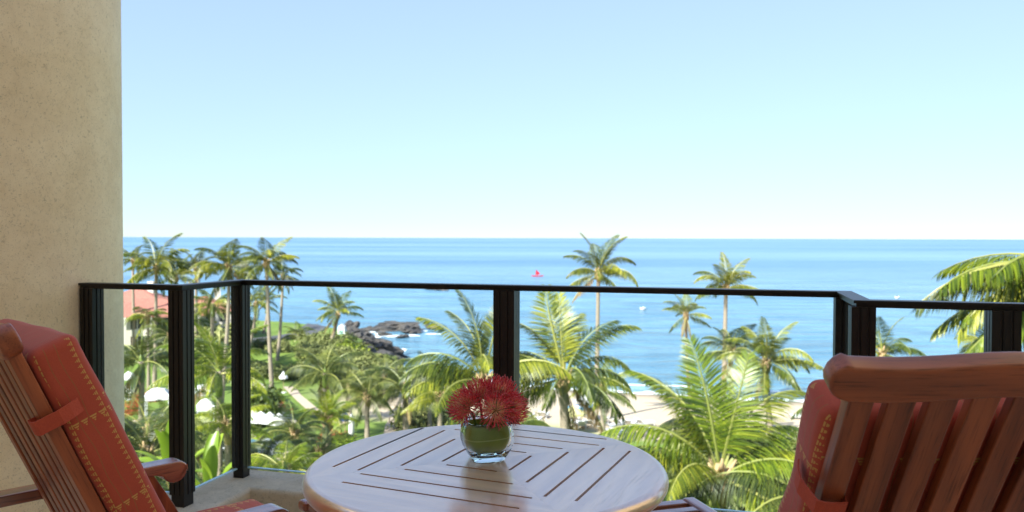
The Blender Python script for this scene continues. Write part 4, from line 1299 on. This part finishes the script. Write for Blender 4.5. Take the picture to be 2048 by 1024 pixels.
# ================================================================== TABLE
TC = Vector((-0.059, 1.903, 0)); TR = 0.428; TZ = 0.73; TT = 0.042
PC = Vector((0.0, 0.043))          # the pattern's centre relative to the table's
table = empty("round_table", TC); tag(table, "round glossy teak table with slotted square pattern in its top", "table")
offs = [0.0885, 0.1605, 0.232, 0.301]; hl = [0.067, 0.138, 0.2125, 0.2125]; sw = 0.0036; gp = 0.00015
ca, sa = cos(PA), sin(PA)
def w2(q, x, y):
    for _ in range(q): x, y = -y, x
    return (PC.x + x * ca - y * sa, PC.y + x * sa + y * ca)
def notch_edge(yo, s, L, inner):
    """edge at height yo from left to right with a slot half-cut; s = +1 cuts upwards, -1 downwards"""
    return [(-L, yo), (-L + .001, yo + s * sw), (L - .001, yo + s * sw), (L, yo)]
bands = [0.0] + offs
for q in range(4):
    mat = M_TABX if q % 2 == 0 else M_TABY
    for b_ in range(len(offs) - 1):
        y0, y1 = bands[b_], bands[b_ + 1]
        poly = []
        if b_ == 0: poly += [(0, gp)]
        else:
            poly += [(-y0, y0 + gp)] + [(x, y + 0) for x, y in notch_edge(y0 + gp, 1, hl[b_ - 1], True)] + [(y0, y0 + gp)]
        top = [(-y1, y1 - gp)] + notch_edge(y1 - gp, -1, hl[b_], False) + [(y1, y1 - gp)]
        poly += top[::-1]
        bm = bmesh.new(); prism(bm, [w2(q, x, y) for x, y in poly], TZ - .026, TZ)
        obj("plank", bm, mat, table)
    # outer plank with rounded rim: inner edge with a half slot, a keyhole cut for the last slot, then the circle's arc
    y0 = offs[-2]; L = hl[-2]; y3 = offs[-1]; L3 = hl[-1]
    loc_ = [(-y0, y0 + gp), (-L, y0 + gp), (-L + .001, y0 + sw), (0, y0 + sw)]
    key = [(0, y3 - sw), (-L3, y3 - sw), (-L3, y3 + sw), (L3, y3 + sw), (L3, y3 - sw), (0, y3 - sw)]
    loc_ += key + [(0, y0 + sw), (L - .001, y0 + sw), (L, y0 + gp), (y0, y0 + gp)]
    inner = [w2(q, x, y) for x, y in loc_]
    # where the mitres meet the circle
    def hit(dx, dy):
        o_ = Vector(w2(q, 0, 0)); e_ = Vector(w2(q, dx, dy)) - o_; e_.normalize()
        b2 = o_.dot(e_); c2 = o_.dot(o_) - 1.0 * TR * TR
        t_ = -b2 + sqrt(b2 * b2 - c2); p_ = o_ + e_ * t_
        return atan2(p_.y, p_.x)
    a0 = hit(1, 1); a1 = hit(-1, 1)
    while a1 < a0: a1 += 2 * pi
    NA = 30
    bm = bmesh.new()
    prof = []
    rr = TT / 2
    for i in range(11):
        t_ = pi / 2 - pi * i / 10
        prof.append((TR - rr * 1.0 + cos(t_) * rr, TZ - rr + sin(t_) * rr))
    rings = [[bm.verts.new((cos(a0 + (a1 - a0) * i / NA) * r, sin(a0 + (a1 - a0) * i / NA) * r, z)) for i in range(NA + 1)] for r, z in prof]
    for a, b in zip(rings, rings[1:]):
        for i in range(NA):
            f = bm.faces.new((a[i], b[i], b[i + 1], a[i + 1])); f.smooth = True
    inv = [bm.verts.new((x, y, TZ)) for x, y in inner]; inb = [bm.verts.new((x, y, TZ - .026)) for x, y in inner]
    # order: inner goes from -y0 (left) to +y0 (right); arc goes from a0 (right mitre) to a1 (left mitre)
    def cap(loop):
        tri = __import__('mathutils').geometry.tessellate_polygon([[v_.co for v_ in loop]])
        for t3 in tri:
            try: bm.faces.new([loop[j] for j in t3])
            except ValueError: pass
    cap(inv + rings[0])
    bot = [bm.verts.new((x, y, TZ - TT)) for x, y in inner]
    cap(bot + rings[-1])
    for i in range(len(inner) - 1):
        if i not in (3, 9): bm.faces.new((inv[i], bot[i], bot[i + 1], inv[i + 1]))
    bmesh.ops.delete(bm, geom=inb, context='VERTS')
    bmesh.ops.recalc_face_normals(bm, faces=bm.faces)
    o = obj("edge_plank", bm, mat, table)
# apron, cross rails and legs below
bm = bmesh.new()
for i in range(4):
    M = Matrix.Rotation(PA + i * pi / 2 + pi / 4, 4, 'Z')
    box(bm, -.20, .20, .185, .205, TZ - .11, TZ - .043, .002, M=M)
obj("apron", bm, M_TABX, table)
for i in range(2):
    bm = bmesh.new(); M = Matrix.Rotation(PA + i * pi / 2, 4, 'Z')
    box(bm, -.33, .33, -.03, .03, TZ - .043 - .025 * (i + 1) + .0, TZ - .0435 - .025 * i, .002, M=M); obj("cross_rail", bm, M_TABX, table)
for i in range(4):
    a = PA + pi / 4 + i * pi / 2
    bm = bmesh.new(); tube(bm, [(cos(a) * .27, sin(a) * .27, TZ - .043), (cos(a) * .285, sin(a) * .285, .35), (cos(a) * .31, sin(a) * .31, 0)], [.03, .026, .022], 12)
    obj("leg", bm, M_CHZ, table, smooth=True)

# ================================================================== VASE AND FLOWERS
VC = Vector((-0.0605, 1.945, TZ))
k = N("clear_glass")
gl = k.n("ShaderNodeBsdfGlass"); gl.inputs["Roughness"].default_value = 0.0; gl.inputs["IOR"].default_value = 1.48; gl.inputs["Color"].default_value = (0.97, 1, 0.985, 1)
M_GLASS = k.done(gl)
def sq(a, n=4.6):
    c, s = abs(cos(a)), abs(sin(a))
    return (c ** n + s ** n) ** (-1 / n)
def vase_rings(bm, prof, n=48, amt=lambda i: 1.0):
    R = []
    for i, (r, z) in enumerate(prof):
        R.append([bm.verts.new((cos(2 * pi * j / n) * r * (1 + (sq(2 * pi * j / n) - 1) * amt(i)), sin(2 * pi * j / n) * r * (1 + (sq(2 * pi * j / n) - 1) * amt(i)), z)) for j in range(n)])
    for a, b in zip(R, R[1:]):
        for j in range(n): bm.faces.new((a[j], a[(j + 1) % n], b[(j + 1) % n], b[j]))
    return R
outer = [(.030, .0006), (.037, .0006), (.0395, .003), (.046, .014), (.0555, .032), (.0605, .05), (.061, .064), (.0575, .08), (.0535, .092), (.052, .0945)]
inner_ = [(.0500, .0945), (.0505, .091), (.0540, .08), (.0570, .064), (.0565, .05), (.0515, .034), (.041, .02), (.030, .0145), (.010, .013)]
bm = bmesh.new()
pr = outer + inner_
R = vase_rings(bm, pr, 56, lambda i: (1.0 if i < 6 else 0.85 if i < 8 else .7) if i < len(outer) else 0.7)
bm.faces.new(R[0][::-1]); bm.faces.new(R[-1])
vase = obj("glass_vase", bm, M_GLASS, None, VC, (0, 0, radians(16)), smooth=True)
tag(vase, "small clear glass vase lined with a rolled green leaf on the table", "vase")
k = N("rolled_leaf")
c = k.coord(); sp = k.n("ShaderNodeSeparateXYZ"); k.l(c, sp.inputs[0])
z_ = sp.outputs[2]
veins = k.math('FRACT', k.math('MULTIPLY', k.math('ADD', z_, k.math('MULTIPLY', sp.outputs[0], .06)), 420))
rib = k.math('LESS_THAN', k.math('ABSOLUTE', k.math('SUBTRACT', k.math('ADD', z_, k.math('MULTIPLY', sp.outputs[0], -.05)), .058)), .0011)
col = k.mix(k.noise(c, 30, 4), (0.13, 0.22, 0.014), (0.30, 0.42, 0.03))
col = k.mix(k.math('MULTIPLY', veins, .3), col, (.06, .11, .01)); col = k.mix(k.math('MULTIPLY', rib, .7), col, (.5, .6, .2))
M_LINER = k.done(k.bsdf(col, .4))
bm = bmesh.new()
vase_rings(bm, [(.020, .0145), (.037, .0185), (.0490, .034), (.0548, .05), (.0555, .064), (.0525, .079), (.0492, .088), (.047, .087), (.049, .064), (.045, .04), (.02, .02)], 48, lambda i: .6)
obj("leaf_liner", bm, M_LINER, vase, smooth=True)
# water inside is not built apart: the leaf fills the vase

k = N("pincushion_bloom")
c = k.coord(); ln_ = k.n("ShaderNodeVectorMath", operation='LENGTH'); k.l(c, ln_.inputs[0])
f = k.math('DIVIDE', ln_.outputs["Value"], 0.045)
isl = k.island()
reds = k.mix(isl, (0.55, 0.010, 0.030), (0.95, 0.12, 0.15))
col = k.mix(k.ramp(f, [(0.36, 1.0), (0.74, 0.0)]), reds, (0.95, 0.60, 0.34))
col = k.mix(k.ramp(f, [(0.93, 0.0), (1.0, 0.5)]), col, (0.55, 0.2, 0.2))
bb_ = k.bsdf(col, .45); M_BLOOM = k.done(bb_)
M_CONE = plain("flower_centre", (0.22, 0.13, 0.05), .8, .3, 60)
M_STEM = plain("flower_stem", (0.10, 0.16, 0.03), .6)
def bloom(seed, n=190, R=0.045):
    rn = random.Random(seed); bm = bmesh.new()
    for i in range(n):
        ct = 1 - (i + .5) / n * 1.42; st = sqrt(max(0, 1 - ct * ct)); ph = i * 2.39996 + rn.uniform(-.1, .1)
        d = Vector((st * cos(ph), st * sin(ph), ct)); outd = Vector((cos(ph), sin(ph), 0))
        r = R * rn.uniform(.88, 1.08)
        p0 = d * .013
        p1 = (d + outd * .20).normalized() * r * .45
        p2 = (d + outd * .22).normalized() * r * .8
        p3 = (d + outd * .02 + Vector((rn.uniform(-.1, .1), rn.uniform(-.1, .1), .14))).normalized() * r * 1.04
        tube(bm, [p0, p1, p2, p3 * .97, p3], [.0011, .0011, .0010, .0009, .0014], 4)
    return bm
stem_me = None
BV = VC + Vector((0, 0, 0))
blooms = [((.022, -.046, .128), (radians(72), 0, radians(8)), 1.0, "front pincushion bloom turned to the viewer"),
          ((-.050, -.022, .133), (radians(58), 0, radians(-48)), 1.0, "red pincushion bloom on the left of the bunch"),
          ((-.020, .006, .152), (radians(20), 0, radians(-40)), 1.0, "pincushion bloom at the top left of the bunch"),
          ((.030, .022, .154), (radians(20), 0, radians(60)), 1.05, "pincushion bloom at the top right of the bunch"),
          ((.060, -.006, .126), (radians(66), 0, radians(62)), .95, "pincushion bloom on the right of the bunch")]
for i, (p, r, s, lb) in enumerate(blooms):
    root = empty("pincushion_flower", BV + Vector(p)); root.rotation_euler = r; root.scale = (s,) * 3
    tag(root, lb, "flower")
    tag(obj("bloom_spines", bloom(i, 130 if i == 0 else 190), M_BLOOM, root, smooth=True), kind="stuff")
    bm = bmesh.new(); bmesh.ops.create_icosphere(bm, subdivisions=2, radius=.0115); obj("flower_centre", bm, M_CONE, root, smooth=True)
    # stem runs back into the vase
    M = (Matrix.Translation(BV + Vector(p)) @ Matrix.Rotation(r[2], 4, 'Z') @ Matrix.Rotation(r[0], 4, 'X') @ Matrix.Scale(s, 4)).inverted()
    a = Vector((0, 0, -.008)); b = M @ (VC + Vector((p[0] * .35, p[1] * .35, .055)))
    mid = M @ (VC + Vector((p[0] * .55, p[1] * .55, .095)))
    bm = bmesh.new(); tube(bm, [a, a.lerp(mid, .6) + Vector((0, 0, -.004)), mid, b], .0032, 7); obj("stem", bm, M_STEM, root, smooth=True)

# ================================================================== CHAIRS
def arm_profile():
    """side outline of the arm (y, z) with its rolled front end"""
    z0, z1 = .575, .605
    pts = [(-.66, z1), (-.66, z0), (.175, z0)]
    pts += [(.186, z0 - .003)]
    for i in range(9):                                   # the roll under the tip
        a = radians(200 + 160 * i / 8); pts.append((.232 + .036 * cos(a), z0 + .004 + .036 * sin(a)))
    for i in range(7):
        a = radians(-10 + 100 * i / 6); pts.append((.240 + .032 * cos(a), z1 - .030 + .030 * sin(a)))
    return pts
def make_chair(origin, F, label, recline=23.5, ZP=.345):
    th = radians(recline)
    ang = atan2(F[1], F[0]) - pi / 2
    root = empty("teak_chair", (origin[0], origin[1], 0), ang); tag(root, label, "chair")
    BR = (th, 0, 0)                                      # back leans to -y
    bl = (0, 0, ZP)
    def back(name, bm, m, parent=root, smooth=False):
        return obj(name, bm, m, parent, bl, BR, smooth)
    # crest rail with bowed outline
    pts = []
    def top(x): return .822 + .006 * cos(x / .29 * pi * 1.5) * (1 - .25 * abs(x) / .29) - .004
    def bot(x): return .752 + .006 * cos(x / .29 * pi * 1.5)
    hlw = .288
    N_ = 14
    for i in range(N_ + 1):
        x = -hlw + .034 + (2 * hlw - .068) * i / N_; pts.append((x, bot(x)))
    for i in range(1, 8):
        a = -pi / 2 + pi * i / 8; pts.append((hlw - .034 + .034 * cos(a), .787 + .036 * sin(a)))
    for i in range(N_ + 1):
        x = hlw - .034 - (2 * hlw - .068) * i / N_; pts.append((x, top(x)))
    for i in range(1, 8):
        a = pi / 2 + pi * i / 8; pts.append((-hlw + .034 + .034 * cos(a), .787 + .036 * sin(a)))
    bm = bmesh.new(); prism(bm, pts, -.028, .012, 'xz', .008, 4)
    for f in bm.faces: f.smooth = True
    o = back("crest_rail", bm, M_CHX)
    for e in o.data.edges: pass
    for sx in (-1, 1):
        bm = bmesh.new(); box(bm, sx * .226 - .020, sx * .226 + .020, -.018, .009, -.12, .757, .003); back("stile", bm, M_CHZ)
    for i in range(6):
        x = -.226 + .06457 * (i + 1)
        bm = bmesh.new(); box(bm, x - .0222, x + .0222, -.016, .004, -.0, .757, .003); back("back_slat", bm, M_CHZ)
    bm = bmesh.new(); box(bm, -.215, .215, -.022, .01, -.055, -.0005, .003); back("bottom_rail", bm, M_CHX)
    for sx in (-1, 1):
        x0, x1 = sx * .295 - .031, sx * .295 + .031
        bm = bmesh.new(); prism(bm, arm_profile(), x0, x1, 'yz', .004, 2); obj("armrest", bm, M_CHY, root)
        # curved front support
        L, Rr = [], []
        for i in range(13):
            s = i / 12; z = .575 - .575 * s
            yc = .150 + .115 * sin(min(1, s * 1.9) * pi / 2) - .03 * max(0, s - .5)
            w = .023 + .004 * sin(s * pi)
            L.append((yc - w, z)); Rr.append((yc + w, z))
        bm = bmesh.new(); prism(bm, L + Rr[::-1], sx * .285 - .016, sx * .285 + .016, 'yz', .003, 2); obj("front_leg", bm, M_CHZ, root)
        bm = bmesh.new()
        prism(bm, [(-.42, .575), (-.47, .575), (-.50, .3), (-.56, 0), (-.515, 0), (-.455, .3)], sx * .285 - .015, sx * .285 + .015, 'yz', .003, 2); obj("rear_leg", bm, M_CHZ, root)
        bm = bmesh.new(); box(bm, sx * .25 - .012, sx * .25 + .012, -.53, .46, .30, .345, .003); obj("side_rail", bm, M_CHY, root)
    bm = bmesh.new(); box(bm, -.235, .235, -.515, -.485, .315, .345, .003); obj("rear_stretcher", bm, M_CHX, root)
    for i in range(9):
        y = -.02 + i * .055
        bm = bmesh.new(); box(bm, -.262, .262, y - .021, y + .021, .3455, .362, .003); obj("seat_slat", bm, M_CHX, root)
    return root, ang
def pad_bm(x, y0, y1, z0, z1, puff=.012, r=.022):
    """soft boxed cushion: slightly domed faces, rounded piped edges"""
    bm = bmesh.new()
    box(bm, -x, x, y0, y1, z0, z1)
    bmesh.ops.subdivide_edges(bm, edges=bm.edges[:], cuts=1, use_grid_fill=True)
    es = [e for e in bm.edges if len(e.link_faces) == 2 and e.calc_face_angle() > .5]
    bmesh.ops.bevel(bm, geom=es, offset=r, segments=5, affect='EDGES', profile=.5)
    bmesh.ops.subdivide_edges(bm, edges=[e for e in bm.edges if e.calc_length() > .06], cuts=7, use_grid_fill=True)
    bmesh.ops.triangulate(bm, faces=[f for f in bm.faces if len(f.verts) > 4])
    cy = (y0 + y1) / 2
    for v_ in bm.verts:
        p = v_.co
        a = max(0, 1 - (p.x / x) ** 2) * max(0, 1 - ((p.z - (z0 + z1) / 2) / ((z1 - z0) / 2)) ** 2)
        p.y += (1 if p.y > cy else -1) * puff * a ** .5 * (1 if p.y > cy else .25)
        p.x += .006 * noise.noise(Vector((p.y * 8, p.z * 7, 1))) + .004 * sin(p.z * 17)
        p.y += .006 * noise.noise(Vector((p.x * 7, p.z * 7, 4)))
    return bm
def make_cushion(origin, ang, label, recline=23.5, ZP=.345, ss=.60, top=.742):
    th = radians(recline)
    root = empty("chair_cushion", (origin[0], origin[1], 0), ang); tag(root, label, "cushion")
    bp = obj("back_pad", pad_bm(.256, .014, .112, .05, top), M_FABRIC, root, (0, 0, ZP), (th, 0, 0), smooth=True)
    sp_ = obj("seat_pad", pad_bm(.256, 0.0, .085, 0, .47), M_FABRIC, root, (0, .005, ZP + .105), (radians(-90), 0, 0), smooth=True)
    for sx in (-1, 1):
        # strap loops from the pad's side round the outer stile
        path = [(sx * .2635, .056), (sx * .270, .035), (sx * .272, .012), (sx * .264, -.012), (sx * .258, -.030), (sx * .246, -.0335), (sx * .222, -.0335), (sx * .208, -.031), (sx * .205, -.01)]
        for nm, z0, z1, m, off in (("strap", ss - .016, ss + .016, M_STRAP, 0), ):
            bm = bmesh.new(); rows = []
            for i, (x, y) in enumerate(path):
                nx = (sx * .003 if i < 5 else 0); ny = (-.003 if i >= 4 else 0)
                dz = -.012 * i / 8
                rows.append([bm.verts.new(q) for q in ((x, y, z0 + dz), (x, y, z1 + dz), (x + nx, y + ny, z1 + dz), (x + nx, y + ny, z0 + dz))])
            for a, b in zip(rows, rows[1:]):
                for j in range(4): bm.faces.new((a[j], a[(j + 1) % 4], b[(j + 1) % 4], b[j]))
            bm.faces.new(rows[0]); bm.faces.new(rows[-1][::-1]); bmesh.ops.recalc_face_normals(bm, faces=bm.faces)
            st = obj(nm, bm, m, bp)
            bm = bmesh.new()
            for i in range(len(path) - 1):
                for zz in (z0 + .004, z1 - .004):
                    a = Vector((path[i][0] + sx * .0035, path[i][1] - (.0035 if i >= 4 else 0), zz - .012 * i / 8)); b = Vector((path[i + 1][0] + (sx * .0035 if i < 4 else 0), path[i + 1][1] - (.0035 if i + 1 >= 4 else 0), zz - .012 * (i + 1) / 8))
                    for q in range(3): tube(bm, [a.lerp(b, q / 3), a.lerp(b, q / 3 + .2)], .0006, 4)
            # stitches stay part of the strap
            obj("stitching", bm, M_THREAD, st) if False else bm.free()
    return root
LF_ = Vector((.70, .714, 0)).normalized()
LO = (-.967, 1.999)
rt, an = make_chair(LO, LF_, "reclined teak chair at the left, seen from behind beside the stucco column")
make_cushion(LO, an, "red patterned cushion strapped to the left teak chair")
PH = radians(0)
RF = Vector((-sin(PH), cos(PH), 0)); RO = (.770, 1.623)
rt, an = make_chair(RO, RF, "teak chair at the right showing its slatted back and bowed crest", 30, .382)
make_cushion(RO, an, "red patterned cushion tied behind the slats of the right chair", 30, .382, ss=.53, top=.69)

# footstools
def stool(c, rz, w, d, z, label, mx, my):
    root = empty("footstool", (c[0], c[1], 0), rz); tag(root, label, "footstool")
    for sx in (-1, 1):
        bm = bmesh.new(); box(bm, sx * (w / 2 - .024) - .024, sx * (w / 2 - .024) + .024, -d / 2, d / 2, z - .035, z, .012, 3)
        obj("side_rail", bm, my, root, smooth=False)
        for sy in (-1, 1):
            bm = bmesh.new(); box(bm, sx * (w / 2 - .028) - .018, sx * (w / 2 - .028) + .018, sy * (d / 2 - .05) - .018, sy * (d / 2 - .05) + .018, 0, z - .0355, .004); obj("leg", bm, M_CHZ, root)
    n_ = int((d - .03) / .056)
    for i in range(n_):
        y = -d / 2 + .03 + (d - .06) * i / (n_ - 1)
        bm = bmesh.new(); box(bm, -w / 2 + .0485, w / 2 - .0485, y - .020, y + .020, z - .026, z - .003, .004); obj("slat", bm, mx, root)
    for sy in (-1, 1):
        bm = bmesh.new(); box(bm, -w / 2 + .0485, w / 2 - .0485, sy * (d / 2 - .06) - .011, sy * (d / 2 - .06) + .011, z - .09, z - .04, .002); obj("end_rail", bm, mx, root)
GX = wood("stool_teak_crosswise", CD, CL, axis='x', coat=1.0, coat_rough=.14, coat_ior=1.9)
GY = wood("stool_teak_lengthwise", CD, CL, axis='y', coat=1.0, coat_rough=.14, coat_ior=1.9)
stool((.425, 2.35), radians(17), .50, .42, .42, "slatted teak footstool under the table's right rim", GX, GY)
stool((-.37, 2.55), radians(-44.5), .50, .42, .42, "slatted teak footstool under the table's left rim", GX, GY)

# ================================================================== labels that single out the members of each planting and row
ORD = "first second third fourth fifth sixth seventh eighth ninth tenth eleventh twelfth thirteenth fourteenth fifteenth sixteenth seventeenth eighteenth nineteenth twentieth".split()
for t_ in ("twenty",): ORD += [t_ + "-" + q for q in ORD[:9]]
def relabel(group, fmt):
    m = [o for o in bpy.data.objects if o.get("group") == group and o.parent is None]
    m.sort(key=lambda o: o.location.x / o.location.y)
    for i, o in enumerate(m): o["label"] = fmt % ORD[i]
relabel("lava rocks heaped along the shore of the point", "jagged dark lava rock, %s from the left along the shore of the point")
relabel("scrub bushes along the foot of the rocky point", "olive scrub bush, %s from the left along the foot of the rocky point")
relabel("bushes between the lawn and the sandy walkway", "mixed green bush, %s from the left between lawn and sandy walkway")
relabel("bushes at the back of the beach on the right", "dark leafy bush, %s from the left behind the beach's right part")
relabel("low bushes in the lower left garden", "low garden bush, %s from the left under the lower left palms")
relabel("low bushes behind the table", "low bush, %s from the left in the planting behind the table")
relabel("white loungers in loose rows on the sand", "white beach lounger on the sand behind the table, %s from the left")
